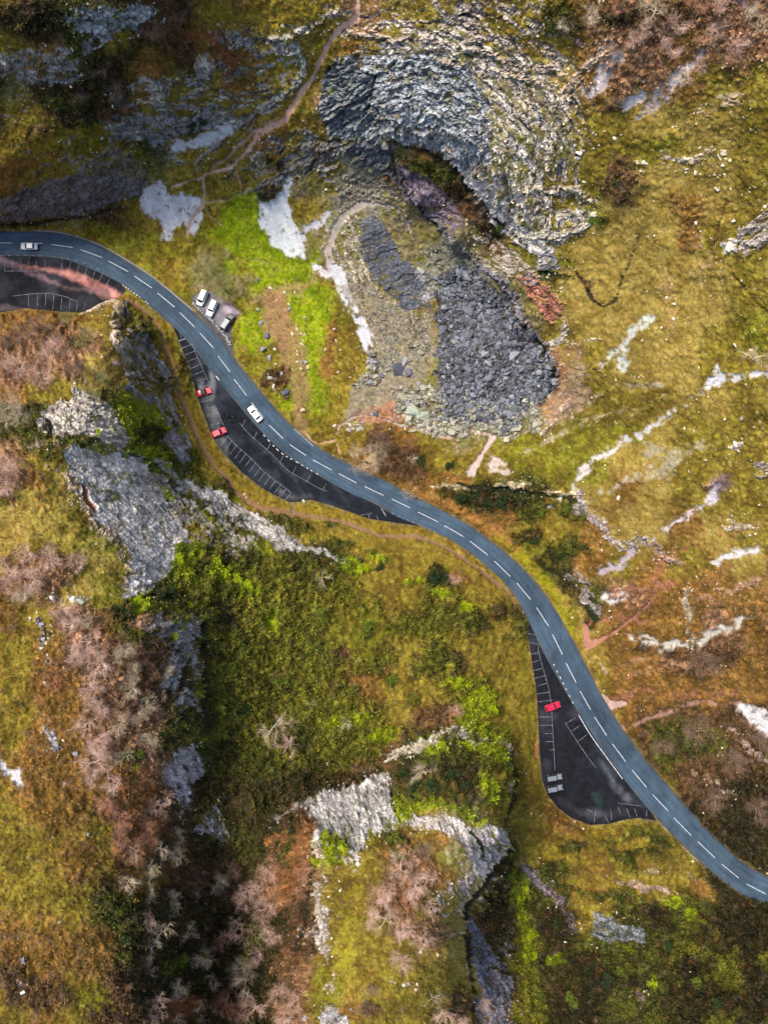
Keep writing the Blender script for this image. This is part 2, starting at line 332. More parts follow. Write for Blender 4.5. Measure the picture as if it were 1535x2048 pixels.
# exposed rock and worn ground: kind, shape, closed?, width, density, tone, grain angle, relief, second tone
C_PALE = (172,172,168); C_BLUE = (126,136,146); C_MID = (140,142,146); C_DARK = (72,78,92); C_WHITE = (196,198,200)
C_PINK = (158,124,112); C_GREY = (112,112,114); C_LEDGE = (178,170,160)
OUT = [
 # kind, points, width (None = polygon), density, tone, angle, relief
 ('rock', [(0,100),(60,95),(120,90),(170,100),(150,150),(90,160),(30,165),(0,150)], None, .68, (140,140,142), -10, .8),
 ('rock', [(130,20),(180,5),(300,0),(312,25),(270,45),(230,55),(200,90),(170,100),(160,60)], None, .78, (148,158,168), -10, .9),
 ('rock', [(0,395),(60,378),(130,352),(170,345),(220,330),(270,345),(300,352),(290,384),(220,402),(150,425),(60,438),(0,436)], None, .95, (112,112,120), -22, .7),
 ('rock', [(150,340),(190,300),(240,290),(290,320),(300,350),(230,345)], None, .6, (118,116,110), -22, .8),
 ('rock', [(195,245),(250,228),(330,232),(400,225),(440,215),(470,225),(440,250),(370,262),(300,280),(220,275)], None, .7, (136,140,144), -8, .9),
 ('rock', [(250,165),(330,160),(340,200),(300,215),(255,200)], None, .5, C_PALE, 0, .6),
 ('rock', [(310,290),(360,290),(370,320),(330,325),(300,312)], None, .6, (140,146,142), 0, .6),
 ('rock', [(383,112),(395,104),(415,102),(430,115),(425,135),(415,150),(400,152),(385,135)], None, .95, (184,180,174), 60, .5),
 ('rock', [(425,125),(450,140),(460,160),(440,165)], None, .6, (130,120,118), 60, .5),
 ('rock', [(460,62),(488,78),(520,68),(560,72),(600,62),(630,50),(655,25),(680,20)], 5, .85, C_PALE, 0, 1.0),
 ('rock', [(465,66),(500,92),(520,108),(560,92),(585,100),(600,90)], 8, .85, C_MID, 20, 1.0),
 ('rock', [(600,90),(605,130),(595,165),(570,185),(545,198)], 7, .85, (150,160,160), 60, 1.0),
 ('rock', [(545,200),(520,222),(495,248),(450,268),(415,305),(395,335)], 7, .8, C_MID, -40, .9),
 ('rock', [(300,195),(350,205),(420,215)], 6, .6, C_MID, 5, .7),
 ('rock', [(510,130),(570,118)], 5, .6, C_BLUE, 0, .6),
 ('scree', [(355,288),(385,282),(420,275),(455,258)], 13, .8, (176,180,186), -20, .2),
 ('scree', [(283,405),(292,378),(308,362),(322,366),(345,388),(380,392),(408,402),(402,430),(398,460),(390,478),(378,462),(366,448),(350,462),(345,482),(318,484),(334,462),(318,440),(295,430)], None, .85, (184,188,194), 70, .25),
 ('scree', [(574,346),(584,350),(578,400),(590,440),(604,470),(606,510),(580,510),(555,500),(530,470),(512,430),(522,404),(550,400),(566,375)], None, .95, (190,196,202), 70, .2),
 ('scree', [(606,510),(602,478),(615,455),(640,440),(655,428)], 6, .8, (180,180,190), 50, .2),
 ('scree', [(634,538),(650,545),(664,542)], 8, .9, (186,184,190), 0, .2),
 ('path', [(660,540),(656,500),(668,462),(690,430),(720,410),(745,408)], 8, .8, (160,146,140), 60, .1),
 ('scree', [(672,540),(688,575),(700,610),(720,640),(726,665),(732,690)], 13, .8, (176,178,186), 70, .3),
 ('rock', [(735,690),(750,710),(765,735),(750,745),(730,725)], None, .8, (130,132,138), 0, 1.0),
 ('rock', [(725,745),(750,740),(765,755),(755,775),(735,780),(715,768)], None, .7, (124,124,122), 0, .8),
 ('rock', [(705,768),(720,764),(725,782),(708,792)], None, .7, (110,112,110), 0, .7),
 # quarry upper face
 ('strata', [(715,60),(740,32),(780,30),(860,60),(900,30),(935,50),(960,80),(1050,95),(1110,130),(1140,190),(1138,270),(1120,330),(1095,370),(1180,388),(1196,400),(1160,440),(1110,462),(1060,500),(1035,480),(985,430),(945,375),(920,330),(900,200),(740,110),(712,90)], None, .60, (204,198,190), 'arc', .75),
 ('strata', [(900,10),(925,0),(955,20),(975,60),(1040,80),(1080,90),(1060,110),(1000,95),(940,80),(910,50)], None, .62, (186,176,168), 'arc', .9),
 ('rock', [(990,0),(1005,30),(1030,45),(1070,50)], 9, .7, (176,170,165), 30, 1.0),
 ('strata2', [(640,215),(655,150),(675,118),(740,108),(850,105),(930,128),(965,170),(985,240),(975,330),(935,345),(880,306),(820,288),(770,276),(700,280),(660,272)], None, .98, (156,162,168), 'arc', .6),
 ('strata2', [(655,140),(720,130),(745,150),(730,200),(760,240),(700,275),(655,262),(640,225)], None, .85, (118,126,130), -25, 1.0),
 ('strata', [(1050,92),(1110,95),(1160,130),(1185,210),(1180,300),(1150,370),(1095,365),(1125,250),(1108,150)], None, .44, (198,188,178), 'arc', .7),
 ('rock', [(945,330),(985,370),(1020,410),(1055,455),(1085,480),(1110,505),(1090,520),(1050,490),(1010,455),(975,420),(940,375),(920,345)], None, .96, (200,202,204), 45, .9),
 ('rock', [(700,60),(740,70),(850,80),(940,100),(1040,125),(1120,145)], 5, .8, (178,170,164), 8, 1.1),
 ('rock', [(880,120),(960,130),(1060,165),(1120,180)], 4, .8, (180,172,160), 12, 1.0),
 ('rock', [(1060,380),(1120,372),(1190,395)], 6, .8, (196,190,180), 5, 1.0),
 ('rock', [(1050,470),(1110,470),(1160,452),(1190,430)], 10, .75, (186,186,180), -15, 1.0),
 ('rock', [(1080,500),(1110,510),(1120,535),(1095,540),(1075,525)], None, .7, (150,152,160), 0, .9),
 ('rock', [(590,250),(640,262),(700,285),(760,272),(790,285),(785,320),(740,330),(690,310),(640,330),(560,370),(500,385),(540,350),(600,310)], None, .55, (112,116,118), -30, .9),
 ('rock', [(690,290),(750,275),(788,290),(786,330),(740,345),(700,325)], None, .92, (84,92,106), -20, 1.0),
 ('rock', [(785,325),(850,345),(890,375),(915,420),(925,455),(900,475),(870,440),(830,400),(795,365)], None, .85, (118,108,126), 40, .6),
 ('rock', [(780,340),(815,370),(850,415),(885,455),(905,500),(950,515),(1000,555),(1035,600),(1050,650),(1080,670),(1110,725),(1116,765)], [5,7,9,10,11,11,10,9,8,6,6,4], .92, (122,122,132), 52, 1.2),
 ('rock', [(722,440),(748,425),(775,450),(790,500),(825,530),(850,560),(848,605),(815,620),(782,590),(745,560),(725,500)], None, .97, (92,100,116), -20, .35),
 ('rock', [(830,540),(870,545),(880,590),(850,610)], None, .85, (138,142,152), 0, .6),
 ('rock', [(690,335),(770,350),(810,400),(830,450),(800,470),(770,420),(720,400),(690,380)], None, .45, (132,124,118), 30, .7),
 ('rock', [(950,520),(1000,470),(1040,500),(1060,530),(1020,560)], None, .45, (168,164,156), 30, .7),
 ('rock', [(870,560),(930,520),(980,555),(1025,600),(1048,660),(1085,690),(1108,740),(1100,790),(1060,830),(1000,855),(930,850),(880,830),(870,760),(885,700),(870,640),(885,600)], None, .95, (84,86,90), 30, .9),
 ('rock', [(800,790),(860,770),(930,810),(1000,820),(1060,800),(1100,790),(1080,840),(1020,865),(950,860),(870,870),(820,850),(795,820)], None, .5, (122,122,108), 10, .8),
 ('wash', [(680,570),(740,560),(790,620),(850,640),(870,700),(840,760),(790,800),(740,830),(690,850),(700,780),(760,740),(740,660)], None, .8, (138,130,114), 0, .2),
 ('wash', [(700,830),(760,810),(800,800),(810,840),(740,850)], None, .7, (164,118,96), 0, .2),
 ('rock', [(1042,552),(1062,538),(1088,548),(1108,580),(1130,612),(1128,634),(1108,640),(1085,625),(1070,600),(1058,582)], None, .85, (164,112,100), 45, .9),
 ('rock', [(1045,550),(1060,536),(1100,545),(1090,560),(1060,565)], None, .8, (176,172,172), 10, .5),
 ('rock', [(1130,640),(1118,665),(1095,690),(1105,700),(1130,680),(1140,660)], None, .9, (192,190,186), -50, .8),
 ('soil', [(1148,535),(1165,565),(1180,595),(1200,612)], 4, .8, (60,50,36), 60, .2),
 ('soil', [(1276,470),(1262,520),(1240,570),(1232,600),(1205,615)], 2.5, .7, (88,74,44), 60, .1),
 ('soil', [(1452,400),(1440,440),(1430,490)], 3, .8, (96,70,40), 60, .1),
 ('soil', [(1465,545),(1500,590),(1535,625)], 2.5, .7, (88,72,30), 60, .1),
 ('rock', [(1105,700),(1160,690),(1200,680)], 4, .6, (186,178,168), 0, .4),
 ('rock', [(1110,730),(1180,720),(1200,735),(1140,760)], None, .5, (170,150,136), 0, .5),
 # right slope
 ('scree', [(1300,640),(1280,652),(1262,670),(1246,690),(1225,708),(1200,725)], [10,10,7,4,2,1], .8, (176,178,170), -40, .1),
 ('scree', [(1242,705),(1244,732)], 12, .6, (178,184,180), 70, .1),
 ('scree', [(1104,1012),(1135,992),(1150,962),(1180,925),(1215,905),(1258,882),(1290,860),(1320,845),(1350,822),(1390,795),(1420,770)], [2,3,4,6,7,7,6,5,3,2,3], .66, (176,174,172), -40, .3),
 ('scree', [(1418,768),(1440,758),(1480,752),(1535,748),(1620,740)], [6,10,7,6,5], .74, (190,190,196), 0, .1),
 ('scree', [(1440,735),(1445,760)], 7, .9, (186,186,194), 70, .1),
 ('scree', [(1436,968),(1420,1000),(1395,1018),(1350,1045),(1320,1070),(1305,1082)], [9,11,6,5,3,2], .7, (176,168,178), -40, .2),
 ('rock', [(870,975),(950,968),(985,974),(1010,966),(1050,972),(1100,982),(1160,988)], 4, .8, (186,178,150), 4, .9),
 ('rock', [(1160,988),(1172,1022),(1200,1040),(1225,1078),(1262,1090),(1290,1078)], 10, .8, (160,156,158), 40, 1.0),
 ('rock', [(1290,1078),(1315,1085),(1325,1110),(1360,1122)], 6, .7, (160,140,130), 30, .8),
 ('scree', [(1205,1140),(1245,1125),(1270,1098)], 8, .8, (160,150,160), -30, .3),
 ('rock', [(1150,1150),(1170,1165),(1175,1200),(1195,1215)], 14, .6, (150,148,152), 40, .9),
 ('scree', [(1215,1195),(1250,1190)], 11, .7, (180,178,178), 0, .2),
 ('scree', [(1265,1275),(1300,1275),(1325,1292),(1360,1280),(1398,1282)], [6,9,12,8,4], .6, (182,178,172), 10, .2),
 ('scree', [(1405,1285),(1430,1262),(1465,1245),(1508,1222)], [8,12,9,2], .72, (180,176,170), -25, .2),
 ('rock', [(1372,1185),(1372,1225),(1378,1260),(1392,1276)], 7, .7, (168,160,140), 70, .6),
 ('scree', [(1430,1122),(1460,1110),(1508,1098)], 9, .85, (186,184,182), -15, .3),
 ('rock', [(1462,1052),(1508,1050)], 6, .75, (180,172,160), 0, .5),
 ('rock', [(1430,1185),(1480,1175),(1535,1165)], 4, .6, (168,142,120), -8, .4),
 ('path', [(1170,1250),(1175,1290),(1200,1280),(1232,1262),(1275,1228),(1300,1200),(1320,1160)], [5,8,4,3,3,2,2], .9, (166,118,98), -40, .1),
 ('path', [(1203,1402),(1218,1408),(1250,1404)], [14,12,4], .9, (178,150,140), 0, .1),
 ('path', [(1240,1458),(1270,1446),(1300,1432),(1345,1418),(1400,1400),(1470,1402),(1535,1420)], [6,4,5,6,5,5,4], .55, (150,118,104), 0, .4),
 ('scree', [(1480,1412),(1500,1420),(1540,1445)], [8,14,18], .95, (190,190,194), 20, .2),
 ('rock', [(1465,1450),(1485,1475),(1505,1500),(1535,1512)], 8, .7, (170,150,140), 45, .9),
 ('rock', [(1394,1540),(1412,1552),(1445,1575),(1470,1588)], 6, .6, (160,144,128), 40, .7),
 ('scree', [(1200,1495),(1200,1496)], 1, .1, (180,180,180), 0, .1),
 ('scree', [(1245,105),(1220,135),(1200,170),(1180,188)], [13,16,13,5], .8, (176,164,164), -45, .2),
 ('rock', [(1135,185),(1160,150),(1200,110),(1225,80)], 14, .5, (176,160,146), -45, .8),
 ('scree', [(1415,98),(1390,130),(1350,160),(1330,180),(1300,215),(1275,238)], [7,11,16,17,11,3], .7, (180,164,162), -45, .2),
 ('scree', [(1250,205),(1285,195)], 11, .85, (176,170,174), 0, .1),
 ('rock', [(1140,60),(1190,100),(1240,60),(1200,40)], None, .35, (160,130,116), 0, .5),
 ('scree', [(1470,0),(1505,20)], 18, .7, (140,110,116), 0, .1),
 ('rock', [(1410,215),(1440,200),(1500,195)], 12, .42, (176,160,140), -10, .5),
 ('rock', [(1330,322),(1380,318),(1450,312)], 9, .45, (190,184,170), -5, .5),
 ('rock', [(1445,480),(1480,482),(1478,504),(1450,500)], None, .95, (196,196,192), 10, .8),
 ('rock', [(1490,500),(1480,460),(1535,420),(1560,440),(1540,490),(1510,512)], None, .7, (176,172,168), -30, .9),
 ('rock', [(1455,888),(1490,886),(1478,898),(1466,898)], None, .95, (196,190,186), 0, .4),
 ('rock', [(1505,925),(1535,920),(1540,950),(1515,950)], None, .6, (150,140,146), 0, .7),
 ('path', [(672,886),(668,878),(676,852),(700,838),(725,828),(760,835),(800,850),(880,868),(900,872),(940,862),(985,872),(1030,872),(1080,850),(1140,830)], [2,2,2,2,1.5,1.5,2,5,6,3,4,3,1,1], .8, (164,142,128), 0, .1),
 ('path', [(606,862),(620,880),(640,888),(668,880)], 2.5, .9, (160,130,100), 0, .1),
 ('path', [(672,885),(680,905),(686,915)], 2, .9, (160,130,90), 0, .1),
 ('path', [(985,875),(968,900),(952,925),(940,945)], [7,4,6,9], .8, (176,158,150), 70, .2),
 ('scree', [(985,925),(1003,940)], 14, .7, (170,156,150), 0, .2),
 ('wash', [(540,596),(548,640),(575,680),(592,720),(598,760),(602,800),(600,830),(602,862)], [16,26,28,24,19,16,7,8], .85, (144,116,80), 80, .1),
 ('wash', [(545,585),(575,578),(600,578),(620,566),(634,552)], [6,12,14,6,4], .8, (150,128,80), 0, .1),
 ('path', [(470,520),(520,520),(560,540)], 2.5, .5, (132,128,60), 0, .1),
 ('path', [(716,-30),(715,5),(712,40),(682,55),(662,80),(640,120),(625,155),(600,190),(570,238),(520,265),(498,300),(462,330),(410,350),(342,374)], [4,4,6,7,5,4,4,5,6,6,4,3,2,1.5], .9, (206,164,140), -50, .2),
 ('path', [(545,240),(510,262),(485,285),(445,318),(425,335)], 2.5, .9, (178,140,116), -40, .1),
 ('path', [(470,330),(475,360),(480,372)], 2, .9, (170,140,100), 70, .1),
 ('path', [(405,355),(408,385),(404,410),(385,435),(372,470)], [2,3,4,4,3], .9, (176,150,130), 80, .1),
 ('path', [(408,405),(430,402),(452,400),(478,385),(500,374)], 2.5, .9, (166,146,100), -20, .1),
 ('path', [(410,418),(425,434),(442,448)], 1.8, .9, (166,146,110), 40, .1),
 ('path', [(738,405),(790,412),(812,440),(820,460)], 3, .7, (160,146,136), 40, .1),
 # left and lower outcrops
 ('rock', [(68,856),(82,832),(120,815),(150,800),(158,780),(180,790),(205,820),(232,848),(244,885),(236,910),(215,890),(180,878),(150,868),(100,880),(74,876)], None, .9, (194,190,184), 20, .7),
 ('rock', [(80,845),(95,842),(110,865),(95,876)], None, .8, (60,58,56), 60, .8),
 ('rock', [(60,900),(90,888),(130,895)], 5, .7, (160,146,130), 5, .6),
 ('rock', [(115,900),(150,893),(200,908),(235,905),(250,912),(290,935),(310,980),(335,1020),(365,1050),(382,1085),(345,1095),(335,1140),(300,1180),(262,1195),(240,1204),(256,1160),(262,1120),(245,1080),(205,1050),(170,1010),(145,960)], None, .9, (194,196,200), 42, .5),
 ('rock', [(100,925),(130,950),(155,1000),(190,1045),(240,1090),(252,1140),(245,1170)], 9, .6, (178,164,150), 50, .8),
 ('soil', [(165,975),(172,1000),(186,1018)], 6, .9, (116,66,36), 70, .3),
 ('rock', [(300,925),(345,955),(395,985),(440,1005),(480,1030),(540,1068),(600,1098),(645,1112),(700,1130)], [6,8,12,16,17,16,10,5,3], .82, (174,177,184), 34, .55),
 ('rock', [(300,960),(340,1000),(380,1040),(430,1070),(480,1090)], 14, .52, (164,158,154), 42, .6),
 ('rock', [(390,1080),(440,1090),(470,1120)], 12, .4, (160,150,140), 40, .6),
 ('rock', [(335,870),(355,900),(372,935)], [10,16,10], .85, (150,152,164), 65, .6),
 ('rock', [(318,745),(335,790),(350,840),(372,890)], 8, .6, (140,140,144), 70, .6),
 ('rock', [(275,680),(300,710),(325,745)], 13, .5, (132,138,148), 50, .7),
 ('rock', [(265,740),(290,760),(300,790)], 16, .5, (134,130,138), 50, .7),
 ('rock', [(250,605),(258,630),(245,655),(235,650),(238,620)], None, .9, (66,70,82), 80, .8),
 ('rock', [(165,628),(195,612),(215,602),(232,606),(228,630),(232,660)], 6, .8, (176,166,152), -20, .7),
 ('rock', [(228,668),(236,690)], 7, .85, (190,180,170), 70, .7),
 ('rock', [(215,720),(230,728)], 4, .8, (176,160,150), 0, .5),
 ('rock', [(300,1235),(370,1225),(395,1240),(380,1290),(350,1330),(320,1400),(300,1380),(330,1300),(280,1260)], None, .58, (146,146,150), -45, .7),
 ('rock', [(340,1400),(380,1390),(398,1400),(392,1440),(370,1420)], None, .7, (168,166,168), 60, .8),
 ('rock', [(345,1490),(372,1475),(384,1485),(405,1530),(390,1550),(366,1590),(352,1640),(345,1600),(322,1550),(320,1520)], None, .9, (188,188,196), 70, .6),
 ('rock', [(402,1625),(432,1605),(455,1640),(450,1680),(425,1665),(385,1665)], None, .7, (170,170,178), 50, .7),
 ('rock', [(395,1745),(392,1800),(400,1840)], 6, .5, (130,122,126), 80, .8),
 ('rock', [(135,1198),(155,1190),(190,1195),(160,1212),(140,1208)], None, .9, (184,184,178), 10, .9),
 ('rock', [(100,1195),(120,1204)], 7, .75, (170,164,156), 10, .6),
 ('rock', [(85,1240),(88,1270),(84,1300)], 5, .75, (140,132,134), 80, .9),
 ('rock', [(100,1320),(105,1345)], 4, .6, (150,140,130), 80, .6),
 ('rock', [(95,1457),(102,1470),(108,1495)], 6, .75, (160,162,168), 70, .6),
 ('scree', [(0,1522),(18,1535),(42,1540),(48,1570),(38,1575),(20,1555),(0,1535)], None, .95, (190,190,194), 30, .4),
 ('rock', [(598,1612),(640,1592),(700,1580),(776,1542),(783,1580),(790,1632),(798,1660),(770,1672),(740,1668),(725,1690),(715,1720),(700,1710),(680,1672),(640,1668),(638,1690),(632,1640)], None, .97, (192,193,198), 80, .45),
 ('rock', [(560,1640),(590,1620),(620,1605)], 5, .8, (150,148,148), -20, .8),
 ('rock', [(798,1660),(830,1640),(880,1632),(920,1640),(945,1662),(975,1650),(1002,1660),(1006,1680),(990,1712),(960,1742),(945,1750),(935,1720),(915,1690),(890,1664),(850,1662)], None, .95, (194,190,192), 75, .55),
 ('rock', [(940,1750),(920,1770),(895,1765),(885,1800),(890,1825)], 10, .5, (176,168,168), 70, .7),
 ('rock', [(640,1690),(655,1720),(700,1720),(680,1740),(640,1760)], 8, .5, (170,160,150), 60, .8),
 ('rock', [(632,1760),(640,1790),(655,1820),(650,1880),(655,1900)], 7, .6, (180,176,176), 80, .9),
 ('rock', [(605,1865),(630,1855),(640,1870)], 7, .7, (160,152,150), 0, .8),
 ('rock', [(880,1860),(900,1870),(920,1870)], 7, .5, (176,166,150), 0, .7),
 ('rock', [(780,1955),(810,1965),(835,1980)], 4, .6, (180,170,160), 20, .6),
 ('rock', [(785,1525),(800,1515),(850,1498),(875,1480),(900,1468),(925,1475),(935,1500)], 7, .8, (178,174,162), -20, .9),
 ('rock', [(940,1482),(985,1485),(1015,1500),(1022,1540),(1010,1575)], 5, .75, (160,150,130), 20, .8),
 ('rock', [(960,1600),(1020,1600),(1000,1640)], 2, .4, (150,140,110), 20, .6),
 ('rock', [(928,1830),(960,1860),(995,1930),(1020,2000),(1022,2060),(950,2060),(948,1950),(932,1880)], None, .82, (112,116,134), 70, 1.0),
 ('rock', [(1035,1720),(1070,1765),(1110,1790),(1140,1830),(1150,1860)], 8, .7, (116,108,118), 50, .9),
 ('rock', [(1180,1818),(1210,1835),(1260,1855),(1300,1870),(1290,1890),(1250,1888),(1210,1890),(1180,1870)], None, .85, (124,134,142), 25, 1.1),
 ('rock', [(1230,1758),(1270,1768),(1330,1776)], [4,7,4], .8, (160,140,130), 8, .7),
 ('rock', [(1340,1745),(1380,1755),(1400,1790)], 7, .5, (130,120,100), 30, .7),
 ('rock', [(1280,1745),(1310,1740)], 5, .6, (140,126,100), 0, .6),
 ('rock', [(1370,1920),(1385,1935)], 6, .6, (150,140,150), 40, .6),
 ('rock', [(1270,1990),(1290,2005)], 6, .5, (130,110,120), 40, .6),
 ('rock', [(655,2025),(670,2010),(690,2030),(700,2048),(650,2048)], None, .9, (170,172,184), 60, 1.0),
 ('path', [(252,602),(275,612),(305,635),(328,680),(345,745),(372,820),(398,880),(430,935),(470,985),(520,1018),(570,1028),(640,1035),(700,1050),(758,1072),(830,1072),(900,1100),(960,1140),(1010,1180),(1040,1225)], [4,4,4,3.5,4,5,4,4,4,5,6,4,4,4,4,3,3,3,2], .97, (126,98,72), 60, .1),
 ('path', [(582,1004),(586,1014),(584,1026)], 4, .9, (110,96,76), 90, .1),
 ('path', [(440,1030),(520,1020)], .5, .2, (110,96,76), 90, .1),
 ('soil', [(1072,1480),(1070,1520),(1062,1560)], 4, .6, (136,86,50), 90, .1),
]
OUT += [  # grooves whose dark tone paints shade under rims and at cliff feet
 ('crack_shade', [(770,279),(800,288),(850,303),(890,320),(925,350),(950,385),(985,425),(1020,458),(1060,492)], [2,3,4,4,4,3,3,2,1], .9, (44,38,30), 0, 1.2),
 ('crack_shade', [(785,300),(792,345),(830,395),(868,440),(892,485),(905,505),(950,522),(995,560),(1025,598)], [1,2,3,4,4,4,2,3,2], .9, (46,44,46), 0, 1.2),
 ('crack_shade', [(1040,635),(1060,665),(1088,692),(1105,730),(1112,762),(1102,770)], [2,3,4,5,4,2], .9, (34,36,26), 0, 1.4),
 ('crack_shade', [(1085,540),(1110,545),(1140,548)], [3,4,1], .9, (30,38,20), 0, .8),
 ('crack_shade', [(150,1195),(250,1205)], 1, .1, (40,40,30), 0, .3),
 ('crack_shade', [(925,1838),(930,1880),(938,1930),(944,1990),(942,2048)], [3,4,4,4,4], .75, (48,42,30), 0, .5),
 ('crack_shade', [(690,1672),(694,1700)], [1,3], .9, (60,58,56), 0, .6),
 ('crack_shade', [(940,1665),(958,1690),(962,1720)], [3,4,2], .9, (56,60,30), 0, .8),
 ('crack_shade', [(598,1600),(640,1585),(700,1570),(765,1540)], [4,5,5,3], .8, (48,42,26), 0, .6),
 ('crack_shade', [(400,1245),(398,1300),(404,1360),(400,1420),(392,1450)], [4,6,7,6,4], .85, (50,44,26), 0, .6),
 ('crack_shade', [(0,445),(70,446),(160,432),(240,410)], [4,5,4,3], .8, (46,42,28), 0, .6),
 ('crack_shade', [(910,965),(950,974),(1010,976),(1060,984),(1100,990),(1160,1000)], [2,5,6,5,3,2], .85, (36,40,22), 0, .6),
 ('crack_shade', [(645,275),(700,283),(760,272)], [2,2,1], .8, (50,48,38), 0, .6),
 ('crack_shade', [(748,150),(742,200),(762,240),(740,262)], [4,2,3,2], .7, (56,58,58), 0, .9),
 ('rock', [(1010,120),(1022,180),(1030,240)], 3, .8, (190,182,172), 70, .9),
 ('rock', [(1050,130),(1062,190),(1066,260),(1080,330)], 4, .7, (186,178,168), 70, .9),
 ('rock', [(1100,160),(1110,220),(1106,280),(1092,330)], 5, .7, (190,182,172), 70, .9),
 ('rock', [(980,100),(1040,150),(1090,160)], 3, .8, (188,180,168), 20, .9),
 ('rock', [(1030,340),(1034,390),(1040,430)], 4, .85, (196,192,184), 80, .9),
 ('rock', [(1052,345),(1056,400),(1070,440)], 3, .85, (196,190,180), 80, .9),
 ('rock', [(1085,375),(1115,385),(1150,388),(1165,392)], 4, .9, (202,196,186), 5, .9),
 ('rock', [(1080,420),(1120,430),(1160,420)], 3, .8, (196,188,176), 0, .8),
 ('rock', [(1100,330),(1100,350),(1130,372)], 3, .7, (186,180,170), 60, .7),
 ('rock', [(790,32),(830,46)], 4, .9, (190,176,168), 20, .7),
 ('rock', [(880,0),(885,30),(900,45)], 6, .75, (176,172,170), 70, .9),
 ('rock', [(955,0),(960,40),(985,70)], 5, .8, (186,180,172), 70, .9),
 ('rock', [(1095,100),(1100,110)], 9, .6, (190,176,166), 0, .7),
 ('rock', [(1120,60),(1165,90)], 6, .5, (186,160,150), 20, .6),
 ('rock', [(330,170),(335,180)], 5, .8, (170,168,160), 80, .5),
 ('rock', [(120,320),(135,315),(140,300)], 3, .7, (170,160,150), 0, .5),
 ('rock', [(132,270),(136,290)], 3, .8, (176,172,160), 80, .5),
 ('rock', [(0,230),(30,225),(55,218)], 5, .6, (160,140,140), 0, .6),
 ('rock', [(40,190),(60,186)], 4, .6, (150,140,140), 0, .6),
 ('rock', [(950,480),(990,470),(1030,500),(1010,530)], 9, .5, (176,170,164), 30, .8),
 ('rock', [(470,210),(500,215),(540,225)], 5, .6, (160,150,140), 0, .8),
]
OUT = [
 ('band', [(262,612),(310,640),(334,690),(352,750),(380,825),(408,890),(445,945),(500,995),(550,1020),(600,1022),(660,1030),(720,1048),(780,1062),(850,1066)], [5,8,9,9,11,12,12,10,6,8,9,8,7,5], .92, (124,104,34), 60, .0),
 ('band', [(600,1050),(700,1070),(800,1090),(880,1110),(960,1150),(1010,1200)], [6,12,16,14,12,8], .6, (122,104,38), 60, .0),
 ('band', [(960,1045),(1010,1080),(1060,1125),(1100,1175),(1130,1230),(1150,1280)], [5,8,9,9,10,6], .85, (132,124,26), 60, .0),
 ('band', [(820,975),(880,1000),(940,1030),(1000,1075)], [4,8,8,4], .85, (146,104,52), 60, .0),
 ('band', [(1040,1270),(1045,1350),(1058,1430),(1062,1520),(1075,1590)], [6,10,11,9,5], .7, (120,112,34), 60, .0),
 ('band', [(296,968),(318,985),(345,1010)], [2,5,2], .95, (172,184,14), 45, .0),
 ('band', [(250,800),(300,830),(330,860)], [20,18,8], .7, (126,136,22), 45, .0),
 ('band', [(330,985),(400,1040),(470,1085),(540,1110)], [4,7,8,8], .75, (118,124,26), 42, .0),
 ('band', [(380,955),(430,985),(480,1005)], [6,6,4], .8, (104,108,26), 42, .0),
]+OUT
_st = lambda p, w_, d_, t_: ('band', p, w_, d_, t_, -30, .0)
OUT = [
 ('rock', [(640,430),(690,400),(730,430),(735,520),(745,590),(715,610),(690,560),(655,500)], None, .48, (170,168,160), 65, .6),
 ('rock', [(740,540),(790,600),(850,620),(870,660),(860,740),(800,720),(760,680),(730,620)], None, .42, (146,144,132), 50, .6),
 ('rock', [(740,640),(790,680),(800,730),(770,750),(740,720)], None, .5, (176,174,172), 60, .5),
 ('rock', [(850,480),(900,500),(950,530),(940,570),(880,560),(850,540)], None, .5, (128,128,122), 40, .8),
 ('rock', [(590,290),(680,290),(780,330),(770,400),(700,400),(640,350),(600,340)], None, .5, (140,140,140), -25, .8),
 ('rock', [(240,900),(330,930),(420,990),(540,1060),(620,1105),(500,1115),(400,1085),(330,1010)], None, .47, (172,172,178), 38, .55),
 ('rock', [(355,1250),(395,1245),(400,1300),(385,1380),(350,1440),(330,1380),(345,1310)], None, .5, (160,160,166), -60, .7),
 ('rock', [(628,1690),(650,1690),(655,1760),(650,1830),(662,1900),(640,1900),(632,1800)], None, .5, (184,180,176), 80, .8),
 ('rock', [(960,1740),(990,1720),(960,1790),(920,1840),(900,1830),(930,1780)], None, .5, (180,172,166), 60, .8),
 ('strata', [(230,150),(330,140),(430,120),(520,130),(600,110),(600,180),(540,230),(480,270),(400,300),(300,300),(220,250),(200,200)], None, .40, (176,176,172), -8, .7),
 ('strata', [(640,0),(760,20),(900,0),(1080,0),(1130,60),(1090,110),(960,90),(860,60),(740,40),(700,90),(650,60)], None, .38, (196,184,174), 12, .7),
 ('strata', [(1120,420),(1180,400),(1200,430),(1150,470),(1110,490),(1070,510)], None, .55, (196,192,182), -20, .8),
 ('strata', [(420,300),(520,260),(620,270),(660,300),(620,360),(560,390),(500,400),(440,360)], None, .36, (160,156,146), -30, .7),
 ('strata', [(60,290),(160,270),(260,280),(200,320),(100,340),(0,370),(0,330)], None, .30, (150,144,136), -20, .6),
 ('strata', [(380,50),(460,50),(560,60),(620,60),(610,90),(520,110),(450,90)], None, .42, (186,180,172), 5, .8),
 ('rock', [(240,660),(280,660),(320,720),(345,790),(350,860),(320,900),(290,860),(250,800),(230,730)], None, .40, (146,148,152), 60, .7),
 ('rock', [(130,770),(200,800),(250,850),(240,900),(300,940),(240,930),(180,880)], None, .45, (176,174,172), 40, .7),
 ('rock', [(190,230),(330,225),(340,280),(220,285)], None, .4, (130,130,130), -8, .8),
]+OUT
